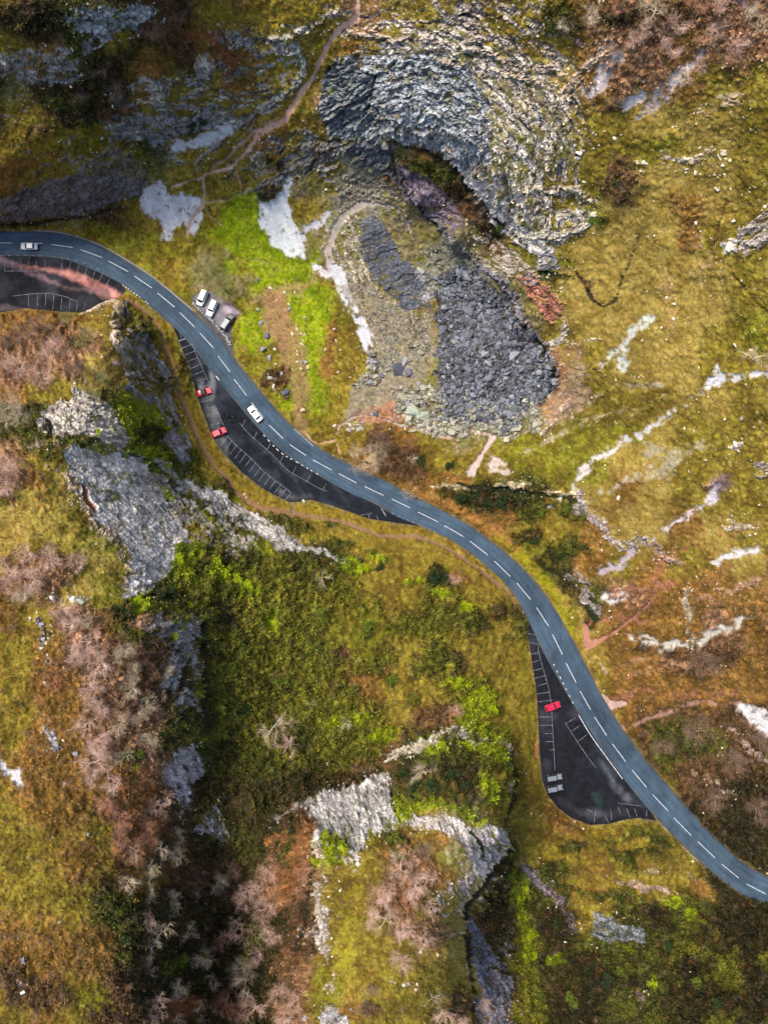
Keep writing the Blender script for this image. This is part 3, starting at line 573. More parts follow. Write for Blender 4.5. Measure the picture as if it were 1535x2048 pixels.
OUT += [('wash', [(850,490),(900,470),(950,510),(990,560),(960,600),(890,600),(850,560)], None, .8, (132,130,112), 0, .0),
 ('wash', [(690,300),(760,340),(780,400),(760,440),(700,430),(660,480),(640,520),(660,400)], None, .6, (134,130,112), 0, .0),
 ('rock', [(770,770),(800,775),(860,790),(860,820),(800,820)], None, .6, (124,124,120), 0, .9),
 ('rock', [(690,860),(720,850)], 4, .5, (170,160,150), 0, .6),
 ('wash', [(1130,760),(1160,700),(1180,800),(1130,840),(1090,850),(1110,800)], None, .7, (158,132,108), 0, .0),
 ('rock', [(1120,780),(1135,810),(1110,840),(1090,865)], 9, .4, (184,170,156), -50, .6),
 ('rock', [(1060,850),(1090,870),(1050,890)], 6, .35, (184,170,156), -20, .6),
 _st([(1050,905),(1120,870),(1180,840),(1250,815)], 2.5, .6, (168,150,118)), _st([(1130,850),(1170,812),(1200,790)], 3, .6, (172,156,122)),
 _st([(1180,880),(1260,830),(1330,790)], 2, .5, (168,150,100)), _st([(1280,960),(1340,925),(1400,890)], 10, .45, (160,150,118)),
 _st([(1300,900),(1350,910),(1330,950)], 14, .45, (156,150,124)), _st([(1200,985),(1240,970),(1300,930)], 4, .5, (170,160,140)),
 _st([(1330,560),(1345,600),(1340,640)], 14, .4, (166,132,84)), _st([(1400,480),(1415,520),(1400,560)], 10, .4, (172,140,104)),
 _st([(1230,1185),(1290,1178),(1345,1165)], 5, .6, (156,104,84)), _st([(1395,1195),(1460,1180),(1535,1150)], 4, .6, (164,128,104)),
 _st([(1180,1240),(1240,1235),(1290,1240)], 6, .55, (150,100,80)), _st([(1250,1320),(1320,1315),(1400,1330)], 5, .5, (162,124,90)),
 _st([(1260,1350),(1320,1330),(1380,1340)], 5, .5, (156,112,86)), _st([(1300,1200),(1320,1130),(1380,1090)], 8, .45, (146,98,70)),
 _st([(1210,1400),(1280,1380),(1380,1390),(1470,1385)], 8, .45, (128,84,66)), _st([(1410,1090),(1470,1060),(1535,1040)], 10, .4, (150,118,60)),
 _st([(1200,1330),(1215,1345)], 2, .8, (180,160,146)), _st([(1260,770),(1290,765),(1330,772)], 2, .8, (176,168,150)),
 _st([(940,1030),(1000,1060),(1040,1100)], 6, .5, (152,108,60)), _st([(620,20),(560,40),(470,40)], 20, .4, (150,128,40)),
 _st([(380,60),(440,70),(470,120),(450,160)], 12, .5, (126,74,44)), _st([(0,330),(60,320),(120,310)], 14, .4, (120,84,40)),
 _st([(60,1000),(110,1060),(190,1110)], 30, .5, (158,140,64)), _st([(700,1850),(690,1930),(680,2000)], 22, .5, (144,134,40)), _st([(810,1930),(840,1980)], 26, .4, (132,112,44)),
]
OUT += [
 ('crack_shade', [(1008,1672),(1000,1712),(965,1760),(940,1800),(925,1838)], [3,5,5,5,4], .9, (46,40,24), 0, .9),
 ('crack_shade', [(1022,1500),(1030,1560),(1022,1610),(1008,1660)], [3,5,5,3], .85, (52,50,24), 0, .9),
 ('crack_shade', [(632,1700),(628,1760),(618,1830),(600,1900)], [3,5,6,5], .85, (46,38,26), 0, .8),
 ('crack_shade', [(775,1548),(782,1590),(792,1635)], [2,3,2], .8, (58,56,44), 0, .6),
 ('crack_shade', [(383,1095),(340,1150),(300,1192),(250,1212)], [3,4,4,3], .8, (56,58,30), 0, .6),
 ('crack_shade', [(240,905),(300,925),(340,975),(384,1040)], [2,3,3,3], .6, (70,66,44), 0, .5),
 ('crack_shade', [(95,842),(104,862),(98,880)], [4,5,3], .9, (40,38,34), 0, 1.0),
 ('rock', [(1000,1660),(1006,1690),(985,1722),(955,1748)], 4, .85, (200,192,186), 60, .6),
 ('rock', [(640,1870),(660,1930),(668,1990),(660,2048)], 5, .4, (170,160,150), 80, .7),
 ('rock', [(1010,1850),(1000,1900),(1010,1960),(1005,2048)], 10, .5, (110,112,124), 80, .8),
]
# coloured vegetation patches, the E ones painted-in darkening: letter, u, v, ru, rv
VEG = """Y 490 440 40 45;Y 560 545 60 28;Y 470 470 40 40;Y 640 640 26 60;Y 625 760 22 80;G 500 640 40 50;G 520 720 40 60;Y 510 660 30 40;b 560 770 20 30;b 535 760 14 22;G 545 820 26 40;o 660 700 10 70
G 330 500 60 18;G 260 480 50 12;Y 460 540 20 14;k 410 550 36 28;k 455 580 40 28;o 705 100 20 40;m 720 270 20 12;D 385 245 18 16;D 535 385 24 16;D 560 330 20 12;D 700 385 20 9;b 640 300 40 20
m 905 158 14 8;m 945 175 8 7;m 940 200 10 12;o 862 262 10 16;d 870 330 40 12;b 925 380 24 26;b 955 420 18 30;d 1005 450 18 24;d 900 345 20 14;m 660 180 8 10;m 690 170 10 8
d 1110 545 34 5;d 1095 530 16 8;b 1175 560 12 14;d 1085 710 10 18;d 1100 750 8 16;y 1140 580 20 30;d 1200 437 16 8;b 1250 385 18 20;b 1235 205 22 20;D 1145 45 26 22;D 1250 30 40 26;b 1300 60 50 30;p 1260 80 40 24;p 1480 90 30 60;g 1180 290 30 50;G 1130 520 30 10;y 1320 240 60 40;y 1420 260 60 60;y 1330 620 80 100;y 1290 480 60 60;G 1050 900 70 50;g 1500 560 40 60
D 940 990 44 14;D 1010 1000 60 16;d 1080 1010 30 16;d 1145 1020 26 26;g 1100 1060 70 30;D 1060 1075 24 14;D 1100 1120 30 16;D 1140 1160 20 30;D 1185 1220 14 26;d 1150 1100 24 24;o 1170 1130 24 24;o 880 960 60 14;o 960 1030 50 12;G 1060 1100 40 14;Y 1090 1150 14 14;G 1100 1180 14 30;G 1140 1230 10 40;b 760 890 30 40;b 820 940 40 22;o 720 930 30 24;o 1140 990 20 8
p 1430 965 22 14;b 1400 1310 40 34;b 1385 1450 60 40;d 1380 1480 60 40;D 1290 1290 14 12;b 1500 1480 40 60;b 1450 1560 60 60;d 1330 1480 30 50;g 1230 1480 18 18;E 1490 1600 60 60;E 1520 1650 50 50
d 130 190 50 16;D 190 170 40 26;g 235 75 30 24;o 300 120 30 40;G 200 270 60 30;G 140 300 40 30;D 30 30 60 30;g 60 220 50 30;b 360 20 40 30;G 240 340 30 14;b 350 250 20 12
p 60 700 80 30;p 40 760 60 20;b 130 690 60 20;p 150 740 60 22;y 190 750 30 30;g 190 650 30 16;o 110 640 80 10;b 20 690 20 20;d 40 830 60 10;d 150 885 50 14;D 120 870 40 8
m 250 830 40 12;m 240 910 14 22;m 300 940 26 10;m 325 990 10 6;m 340 1010 12 4;m 360 1030 10 4;g 285 760 34 60;d 300 850 40 14;g 330 690 20 60;d 390 930 10 30;D 430 990 24 12;d 500 1045 60 10;d 340 940 20 10;g 420 900 6 60;g 470 960 10 10;g 365 780 9 70
g 640 1025 60 8;g 700 1080 60 10;d 620 1060 70 10;d 560 1050 50 9;D 480 1030 40 7;d 660 1100 60 12;g 820 1095 70 12;g 880 1120 40 20;D 870 1160 30 22;o 930 1150 30 14;D 990 1220 20 20;d 940 1240 30 26;D 905 1330 14 30;m 690 1130 26 10;m 720 1145 14 12;m 760 1120 20 6;m 880 1190 20 8;m 925 1215 16 10;m 820 1165 20 5
m 352 1130 18 18;m 440 1150 34 16;m 490 1180 20 16;m 270 1215 22 14;D 330 1200 30 12;D 240 1225 30 16;m 395 1170 16 10;d 400 1140 22 16;d 250 1255 30 14;D 440 1235 20 20;D 425 1220 14 14;d 400 1290 8 60;d 410 1360 12 60;D 405 1440 18 30;d 440 1520 40 30;d 460 1440 20 60;f 560 1260 20 40;f 710 1230 30 20;Y 545 1240 10 24;G 720 1270 60 50;f 600 1400 80 60;f 650 1500 30 30;m 690 1440 40 16;m 960 1390 34 16;m 975 1420 26 12;m 910 1360 26 10;m 760 1470 40 14;d 520 1530 40 30;D 560 1580 60 20;D 680 1560 40 12;d 870 1310 20 14;d 600 1470 30 30;b 690 1310 16 12;b 680 1300 10 10
D 820 1560 40 30;D 900 1560 40 24;d 870 1600 60 14;m 980 1580 24 26;m 940 1500 40 12;g 990 1560 12 40;m 870 1500 20 16;d 830 1590 30 14;m 830 1622 40 8;m 880 1618 30 7;m 920 1625 22 7;m 960 1650 10 10;m 935 1640 10 6
G 650 1710 14 8;m 640 1720 14 18;d 780 1680 18 14;d 800 1700 18 16;p 830 1730 40 30;p 790 1800 60 30;r 810 1790 30 24;p 850 1860 40 30;o 880 1680 24 14;g 730 1900 50 80;g 700 1800 40 40;G 650 1990 30 60;b 950 1850 24 30;b 900 2010 30 30;b 740 2010 20 14
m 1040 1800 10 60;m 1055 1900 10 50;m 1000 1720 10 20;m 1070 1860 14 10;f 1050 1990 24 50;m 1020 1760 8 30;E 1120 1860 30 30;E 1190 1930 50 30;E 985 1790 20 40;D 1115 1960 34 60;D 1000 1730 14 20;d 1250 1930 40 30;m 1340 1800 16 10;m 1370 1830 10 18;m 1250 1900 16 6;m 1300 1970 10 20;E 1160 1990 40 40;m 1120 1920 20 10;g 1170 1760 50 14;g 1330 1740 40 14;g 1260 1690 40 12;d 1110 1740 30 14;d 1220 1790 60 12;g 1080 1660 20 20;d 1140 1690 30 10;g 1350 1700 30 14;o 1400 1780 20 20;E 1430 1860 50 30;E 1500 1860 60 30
r 240 1640 30 50;r 280 1680 26 30;r 230 1560 20 20;p 200 1480 36 60;p 180 1300 30 60;p 210 1390 24 40;p 150 1240 40 14;p 100 1130 80 20;p 60 1160 60 20;p 20 940 26 60;o 60 1000 26 60;y 130 980 24 50;G 180 1080 20 20;y 50 1050 50 30;y 200 1130 40 20;p 290 1250 30 14;D 260 1890 20 16;d 330 1930 30 20;E 420 1880 24 70;E 520 1900 30 60;d 560 1700 30 30;r 580 1760 20 30;r 440 2020 60 20;D 510 1830 34 40;d 500 1690 30 30;r 560 1680 20 14;D 480 1620 40 20;d 270 1500 14 20;g 180 1700 50 80;g 30 1380 30 60;o 60 1560 50 60;o 150 1720 50 50;o 40 1850 40 60;o 180 1900 40 60;o 20 1240 26 40;o 130 1430 40 100;r 120 1360 20 30;o 110 1600 60 60;g 60 1750 60 90;o 100 1900 60 60;b 80 1980 60 30;G 190 1990 30 30;D 350 1560 16 40"""

# ------------------------------------------------------------------ the ground: heights
LU = np.arange(-450, 1991, 12.0); LV = np.arange(-450, 2503, 12.0)
GU, GV = np.meshgrid(LU, LV)
hp = np.array(HP.split(), float).reshape(-1, 3)
rp = []
for P in (ROAD_UP, ROAD_LO, BAY_A, BAY_B, BAY_C, PULL):
    for a in P[::2]: rp.append((a[0], a[1], 0.0))
hp = np.vstack([hp, np.array(rp)])
_, ui = np.unique(np.round(hp[:, :2] / 9), axis=0, return_index=True)
hp = hp[ui]
D = np.sqrt(((hp[:, None, :2] - hp[None, :, :2]) ** 2).sum(-1))
n_ = len(hp)
A = np.zeros((n_ + 1, n_ + 1)); A[:n_, :n_] = -D + np.eye(n_) * 1.5; A[:n_, n_] = 1; A[n_, :n_] = 1
wts = np.linalg.solve(A, np.append(hp[:, 2], 0))
HL = np.zeros(GU.shape)
for i in range(n_):
    HL -= wts[i] * np.sqrt((GU - hp[i, 0]) ** 2 + (GV - hp[i, 1]) ** 2)
HL = np.clip(HL + wts[n_], 0.0, 112) * .92
# nothing on the far side of a slope may lean over: keep faces seen from above just short of plumb
RR = np.sqrt((GU - CU) ** 2 + (GV - CV) ** 2) + 1e-6
iu = (GU - (GU - CU) / RR * 12 - LU[0]) / 12; iv = (GV - (GV - CV) / RR * 12 - LV[0]) / 12
i0 = np.clip(iu.astype(int), 0, len(LU) - 2); j0 = np.clip(iv.astype(int), 0, len(LV) - 2)
fu = np.clip(iu - i0, 0, 1); fv = np.clip(iv - j0, 0, 1)
for _ in range(140):
    hin = (HL[j0, i0] * (1 - fu) + HL[j0, i0 + 1] * fu) * (1 - fv) + (HL[j0 + 1, i0] * (1 - fu) + HL[j0 + 1, i0 + 1] * fu) * fv
    lim = hin + 0.82 * (CAMH - hin) / np.maximum(RR, 120) * 12
    HL = np.where(RR > 60, np.minimum(HL, lim), HL)

def axis(lo, hi):
    return np.concatenate([np.arange(lo - 1400, lo - 420, 90), np.arange(lo - 420, lo - 204, 18), np.arange(lo - 204, lo - 6, 6),
                           np.arange(lo - 5, hi + 5, 2.5), np.arange(hi + 6, hi + 204, 6), np.arange(hi + 204, hi + 420, 18), np.arange(hi + 420, hi + 1400, 90)])
AU = axis(0, 1535); AV = axis(0, 2048)
NU, NV = len(AU), len(AV)

def cubic_w(x, x0, st, n):
    t = np.clip((x - x0) / st, 0, n - 1.001)
    i = np.clip(t.astype(int), 1, n - 3); f = np.clip(t - i, -1, 2)
    w4 = [-0.5 * f + f * f - 0.5 * f ** 3, 1 - 2.5 * f * f + 1.5 * f ** 3, 0.5 * f + 2 * f * f - 1.5 * f ** 3, -0.5 * f * f + 0.5 * f ** 3]
    return i, w4
i_, w4 = cubic_w(AU, LU[0], 12.0, len(LU))
T = sum(HL[:, i_ + k - 1] * w4[k][None, :] for k in range(4))
j_, w4 = cubic_w(AV, LV[0], 12.0, len(LV))
H0 = sum(T[j_ + k - 1, :] * w4[k][:, None] for k in range(4))
H0 = np.clip(H0, 0, 112)
U, V = np.meshgrid(AU, AV)
U = U.astype(np.float32); V = V.astype(np.float32)

dpv = np.full(U.shape, 80.0, np.float32)
for P in PAVED:
    q = np.array(P)
    m = (U > q[:, 0].min() - 60) & (U < q[:, 0].max() + 60) & (V > q[:, 1].min() - 60) & (V < q[:, 1].max() + 60)
    dpv[m] = np.minimum(dpv[m], poly_sd(U[m], V[m], P))
pave = sstep(1, 26, dpv)

# ------------------------------------------------------------------ ground cover
K_ALB = 0.84
wx = (fbm(U / 46, V / 46, 3, 3) - .5) * 70 + (fbm(U / 12, V / 12, 5, 3) - .5) * 22
wy = (fbm(U / 46, V / 46, 13, 3) - .5) * 70 + (fbm(U / 12, V / 12, 15, 3) - .5) * 22
rows = [r.split() for r in COVER.strip().split('\n')]
F = np.zeros((len(rows), len(rows[0]), 8), np.float32)
for j, r in enumerate(rows):
    for i, ch in enumerate(r):
        p = PAL[ch]; F[j, i, :3] = lin(p[0]); F[j, i, 3:6] = lin(p[1]); F[j, i, 6] = p[2]; F[j, i, 7] = p[3]
def fold(x, n):      # beyond the surveyed ground the cover carries on, mirrored
    x = np.abs(x) % (2 * n); return np.minimum(x, 2 * n - x)
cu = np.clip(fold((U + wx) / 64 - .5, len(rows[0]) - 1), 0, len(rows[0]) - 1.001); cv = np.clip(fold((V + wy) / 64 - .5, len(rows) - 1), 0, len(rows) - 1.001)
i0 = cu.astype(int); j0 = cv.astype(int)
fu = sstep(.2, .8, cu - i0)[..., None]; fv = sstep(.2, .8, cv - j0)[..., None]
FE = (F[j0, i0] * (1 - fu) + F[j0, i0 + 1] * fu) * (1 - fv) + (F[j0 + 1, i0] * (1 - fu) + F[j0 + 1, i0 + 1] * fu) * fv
nzA = fbm(U / 9, V / 9, 41, 3)
for line in VEG.replace('\n', ';').split(';'):
    ch, a, b, ru, rv = line.split()
    a, b, ru, rv = float(a), float(b), float(ru), float(rv)
    x0, x1 = np.searchsorted(AU, [a - ru * 1.6 - 12, a + ru * 1.6 + 12]); y0, y1 = np.searchsorted(AV, [b - rv * 1.6 - 12, b + rv * 1.6 + 12])
    s = np.s_[y0:y1, x0:x1]
    uu = U[s] + wx[s] * .35; vv = V[s] + wy[s] * .35
    d = np.sqrt(((uu - a) / ru) ** 2 + ((vv - b) / rv) ** 2)
    m = sstep(1.25, .75, d + (nzA[s] - .5) * 1.2)[..., None] * .92
    p = PAL[ch]
    f8 = np.array([*lin(p[0]), *lin(p[1]), p[2], p[3]], np.float32)
    FE[s] = FE[s] * (1 - m) + f8 * m
n1 = fbm(U / 20, V / 20, 51, 5, .7); n2 = fbm(U / 5.5, V / 5.5, 61, 3, .6)
mixv = sstep(.40, .60, n1 * .55 + n2 * .45)[..., None]
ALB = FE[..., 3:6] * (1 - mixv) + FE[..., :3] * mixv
n3 = fbm(U / 90, V / 90, 71, 3)
ALB = ALB * (0.72 + 0.56 * n3)[..., None]
CALM = 1 - .55 * sstep(1060, 1160, U + wx) * sstep(1250, 1100, V + wy)
edge_g = sstep(7, 0, dpv + (fbm(U / 8, V / 8, 75, 3) - .5) * 14)[..., None] * .75
ALB = ALB * (1 - edge_g) + lin((104, 92, 62)) * edge_g * (.6 + .8 * n2[..., None])
# straw flecks and rusty flecks in the grass
fl = sstep(.60, .72, vnoise(U / 3.1, V / 3.1, 81)) * sstep(.45, .6, n1) * (1 - FE[..., 6])
ALB = ALB * (1 - .35 * fl[..., None]) + lin((186, 166, 92)) * .35 * fl[..., None]
fl = sstep(.62, .74, fbm(U / 7, V / 7, 83, 2)) * (1 - FE[..., 6] * .5) * CALM
ALB = ALB * (1 - .3 * fl[..., None]) + lin((128, 74, 34)) * .3 * fl[..., None]
LUMP = FE[..., 6].copy(); TWIG = FE[..., 7].copy()
CLS = np.zeros(U.shape, np.int8)
DET = np.clip(np.maximum(np.maximum(-U, U - 1535), np.maximum(-V, V - 2048)) / 200, 0, 1) * (fbm(U / 110, V / 110, 90, 3) - .5) * 14 + (fbm(U / 30, V / 30, 91, 4) - .5) * 1.3 + (fbm(U / 5, V / 5, 93, 2) - .5) * .35
f1, f2, idv, _w = worley((U + wx * .2) / 10.5, (V + wy * .2) / 10.5, 101)
DET = DET + LUMP * ((1 - f1) * 1.7 * (.4 + idv))
ALB = ALB * (1 + LUMP * (idv - .5) * .55)[..., None]
f1, f2, idv, _w = worley((U + wx * .1) / 4.6, (V - wy * .1) / 4.6, 103)
DET = DET + (.5 * CALM + LUMP) * ((1 - f1) * .42)
ALB = ALB * (1 + (.34 * CALM + .3 * LUMP) * (idv - .5))[..., None]

def strat(uu, vv, ang):
    if ang == 'arc':      # beds that sweep round the head of the quarry
        du_ = (uu - 815) / .74; dv_ = vv - 470
        rho = np.sqrt(du_ ** 2 + dv_ ** 2); ph = np.arctan2(du_, -dv_)
        return ph * 330, rho
    c, s = math.cos(R(ang)), math.sin(R(ang))
    return uu * c + vv * s, -uu * s + vv * c

def beds(x, y, w, h, sd):
    """blocks laid in uneven beds: random per block, distance to the block's edges"""
    yy = y / h + 1.1 * vnoise(y / (h * 2.6), 0 * y, sd)
    row = np.floor(yy).astype(np.int64); fy = yy - row
    wr = w * (.55 + _hash(row, row * 0, sd + 1) * 1.1)
    xx = x / wr + _hash(row, row * 0, sd + 2) * 7 + .35 * vnoise(x / w, yy, sd + 5)
    c = np.floor(xx).astype(np.int64); fx = xx - c
    idb = _hash(c, row, sd + 3); idr = _hash(row, row * 0, sd + 4)
    e = np.minimum(np.minimum(fx, 1 - fx) * wr, np.minimum(fy, 1 - fy) * h * 1.3)
    return idb.astype(np.float32), idr.astype(np.float32), e.astype(np.float32), fy.astype(np.float32)
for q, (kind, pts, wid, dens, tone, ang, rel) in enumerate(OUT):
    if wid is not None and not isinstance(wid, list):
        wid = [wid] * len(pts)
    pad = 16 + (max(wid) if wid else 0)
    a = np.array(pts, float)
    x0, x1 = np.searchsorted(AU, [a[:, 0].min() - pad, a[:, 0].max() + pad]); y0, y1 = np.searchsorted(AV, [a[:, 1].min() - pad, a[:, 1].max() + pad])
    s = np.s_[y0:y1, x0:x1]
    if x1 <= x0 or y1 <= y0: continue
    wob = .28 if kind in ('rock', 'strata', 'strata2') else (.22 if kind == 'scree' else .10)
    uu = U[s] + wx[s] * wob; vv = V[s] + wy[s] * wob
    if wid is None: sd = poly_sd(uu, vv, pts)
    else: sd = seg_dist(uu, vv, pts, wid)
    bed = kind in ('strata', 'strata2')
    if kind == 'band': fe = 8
    else: fe = {'strata': 16, 'strata2': 9, 'rock': 7, 'scree': 7, 'path': 1.6, 'soil': 2.5, 'wash': 10, 'crack_shade': 2.5}[kind]
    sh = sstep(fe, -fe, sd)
    x, y = strat(U[s], V[s], ang)
    if bed:
        xw = x + wx[s] * .30 + 9 * (fbm(U[s] / 60, V[s] / 60, 341, 2) - .5); yw = y + wy[s] * .42 + 26 * (fbm(U[s] / 70, V[s] / 70, 342, 3) - .5)
        b1, r1, e1, y1_ = beds(xw, yw, 30 if kind == 'strata' else 22, 8.5 if kind == 'strata' else 7.5, 700)
        b2, r2, e2, y2_ = beds(xw + 11, yw + 5, 11, 4.4, 720)
        nz = .5 + .42 * (b1 * .55 + r1 * .45 - .5) + .75 * (fbm(x / 26, y / 12, 202, 4, .6) - .5) + .12 * (b2 - .5)
        nz = np.where(e1 < 1.0, nz + .10, nz) if kind == 'strata' else nz
    elif kind == 'rock': nz = fbm(x / 20, y / 7, 200 + q % 7, 4, .6)
    else: nz = fbm(x / 11, y / 8, 230 + q % 7, 4, .6)
    wb = {'rock': .035, 'scree': .14, 'wash': .25, 'band': .16}.get(kind, .04)
    m = sstep(-wb, wb, (.22 + .56 * dens * sh) * np.where(sh > 0.02, 1, 0) - nz * (1 if kind in ('rock', 'scree', 'strata', 'strata2') else .92))
    m = m * (dpv[s] > 0) * (.8 if kind == 'wash' else 1)
    M3 = m[..., None]
    tl = lin(tone)
    if bed:
        crack_shade = 1 - sstep(.2, 1.5, e1); crk2 = 1 - sstep(.1, .9, e2)
        det = rel * ((b1 - .4) * 1.3 + (r1 - .5) * .9 + (b2 - .5) * .45 - crack_shade * .9 - crk2 * .2 + (1 - y1_) * (b1 - .2) * .7 + (fbm(x / 30, y / 14, 343, 3) - .5) * 2)
        lich = fbm(x / 14, y / 9, 360, 4, .6); stk = fbm(x / 40, y / 3.2, 362, 3, .6)
        tint = tl * np.array([1.17, 1.12, 1.06]) * np.clip(1.02 + .45 * (b1 - .5) + .3 * (r1 - .5) + .35 * (b2 - .5) + .9 * (lich - .5) + .7 * (stk - .5), .25, 1.7)[..., None]
        soilm = (crack_shade * sstep(.35, .65, vnoise(x / 12, y / 12, 364)))[..., None] * .7
        tint = tint * (1 - soilm) + lin((70, 66, 48)) * soilm
        moss = sstep(.60, .68, fbm(x / 17, y / 8, 380, 4, .55))[..., None]
        tint = tint * (1 - .8 * moss) + ALB[s] * .8 * moss
        cl = 1
    elif kind == 'band':
        det = 0 * U[s]
        m = m * .85; M3 = m[..., None]
        k2 = fbm(U[s] / 6, V[s] / 6, 457, 4, .65); tint = tl * (.62 + .76 * k2)[..., None]
        ALB[s] = ALB[s] * (1 - M3) + tint * M3; LUMP[s] *= (1 - .5 * m); TWIG[s] *= (1 - m)
        continue
    elif kind == 'rock':
        xw = x + wx[s] * .25; yw = y + wy[s] * .25; cs_ = 1 / max(min(rel, 1), .45) ** .9
        f1, f2, id1, id2 = worley(xw / 26 / cs_, yw / 10 / cs_, 300 + q % 5)
        g1, g2, id3, id4 = worley(xw / 9 / cs_, yw / 4.6 / cs_, 320 + q % 5)
        crack_shade = 1 - sstep(.02, .16, f2 - f1); crk2 = 1 - sstep(.03, .2, g2 - g1)
        ridge = np.abs(fbm(x / 60, y / 9, 350 + q % 3, 4) - .5) * 2
        blk = .5 + .8 * fbm(U[s] / 50, V[s] / 50, 345, 2)
        det = rel * (blk * ((id1 - .4) * .85 + (id3 - .5) * .34 + (f1 * (id2 - .5)) * 1.0) - crack_shade * .55 - crk2 * .18 + (1 - ridge) * .9)
        lich = fbm(x / 14, y / 10, 360, 4, .6)
        stk = fbm(x / 40, y / 3.2, 362, 3, .6)
        tint = tl * np.array([1.25, 1.13, 1.0]) * np.clip(1.0 + .30 * min(rel, 1) * (id1 - .5) + .42 * min(rel, 1) * (id3 - .5) + 1.1 * (lich - .5) + 1.25 * (stk - .5), .25, 1.7)[..., None]
        tint = tint * (1 - .45 * (crack_shade * sstep(.3, .7, id2))[..., None]) 
        wash = sstep(.52, .66, fbm(U[s] / 9, V[s] / 9, 370, 4, .6))[..., None]
        tint = tint * (1 - .22 * wash) + lin((110, 104, 72)) * .22 * wash
        moss = sstep(.60, .68, fbm(x / 17, y / 8, 380 + q, 4, .55))[..., None]
        tint = tint * (1 - .7 * moss) + ALB[s] * .7 * moss
        cl = 1
    elif kind == 'scree':
        det = rel * (fbm(U[s] / 3, V[s] / 3, 400, 2) - .5) * 1.0 - .05
        sp = vnoise(U[s] / 2.6, V[s] / 2.6, 410)
        tint = tl * np.array([1.12, 1.08, 1.0]) * (.9 + .30 * sp + .5 * (fbm(x / 24, y / 6, 420, 3) - .5))[..., None]
        cl = 2
    elif kind == 'wash':
        det = 0 * U[s] - .03
        tint = tl * (.7 + .6 * fbm(U[s] / 9, V[s] / 9, 452, 4, .6))[..., None]; cl = None
    elif kind == 'crack_shade':  # shallow recess with shade painted in as a dark tone
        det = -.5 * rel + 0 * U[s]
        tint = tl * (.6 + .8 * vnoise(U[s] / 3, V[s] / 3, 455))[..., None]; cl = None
    elif kind == 'soil':
        g1, g2, id3, id4 = worley(x / 9, y / 7, 430)
        det = rel * ((id3 - .5) * .7 - (1 - sstep(.03, .2, g2 - g1)) * .4) - .2
        tint = tl * (.75 + .5 * id3)[..., None]; cl = 3
    else:
        det = -.12 + rel * (fbm(U[s] / 4, V[s] / 4, 440, 2) - .5)
        tint = tl * (.82 + .36 * fbm(U[s] / 7, V[s] / 7, 450, 3))[..., None]; cl = 3
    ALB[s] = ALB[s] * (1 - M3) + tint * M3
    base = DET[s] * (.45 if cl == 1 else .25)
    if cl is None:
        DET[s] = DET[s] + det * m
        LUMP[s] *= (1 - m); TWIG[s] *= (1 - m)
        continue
    DET[s] = DET[s] * (1 - m) + (base + det) * m
    LUMP[s] *= (1 - m); TWIG[s] *= (1 - m)
    CLS[s] = np.where(m > .5, cl, CLS[s])
ALB = np.clip(ALB * K_ALB, .004, .85)

# ------------------------------------------------------------------ the ground: positions
def unproj(u, v, h):
    return (u - CU) * (CAMH - h) / FPX, (CV - v) * (CAMH - h) / FPX
HB = H0 * pave
HB = np.where(dpv < 26, np.minimum(HB, .1 + np.maximum(dpv, 0) * .9 + 0 * HB), HB)
HB = HB + np.interp(dpv, [-3, -1.2, 1.2, 4], [-.35, -.35, .07, .0])
X, Y = unproj(U, V, HB)
PG = np.stack([X, Y, HB], -1).astype(np.float64)
du = np.empty_like(PG); dv = np.empty_like(PG)
du[:, 1:-1] = PG[:, 2:] - PG[:, :-2]; du[:, 0] = PG[:, 1] - PG[:, 0]; du[:, -1] = PG[:, -1] - PG[:, -2]
dv[1:-1] = PG[2:] - PG[:-2]; dv[0] = PG[1] - PG[0]; dv[-1] = PG[-1] - PG[-2]
NG = np.cross(dv, du); NG /= np.linalg.norm(NG, axis=-1, keepdims=True) + 1e-9
NG *= np.where(NG[..., 2:3] < 0, -1, 1)
DET = DET * sstep(1.5, 12, dpv)
DET = np.where((U < -300) | (U > 1835) | (V < -300) | (V > 2348), DET * .6, DET)
edge = ((U > -8) & (U < 1543) & (V > -8) & (V < 2056))
PG = PG + NG * (DET * np.where(edge, 1, .8))[..., None]

def quads(mask_cls):
    return CLS[:-1, :-1] == mask_cls
IDX = np.arange(NU * NV).reshape(NV, NU)
def sheet(name, cl, mat, smooth):
    qm = quads(cl)
    a = IDX[:-1, :-1][qm]; b = IDX[:-1, 1:][qm]; c = IDX[1:, 1:][qm]; d = IDX[1:, :-1][qm]
    f = np.stack([a, d, c, b], 1)
    used, inv = np.unique(f, return_inverse=True)
    me = mesh_np(name, PG.reshape(-1, 3)[used], inv.reshape(-1, 4), mat, ALB.reshape(-1, 3)[used], smooth)
    return tag(link(name, me), kind='structure')
sheet('hillside', 0, M_TURF, True)
sheet('rock_face', 1, M_ROCK, False)
sheet('scree_slope', 2, M_SCREE, True)
sheet('footpath', 3, M_DIRT, True)

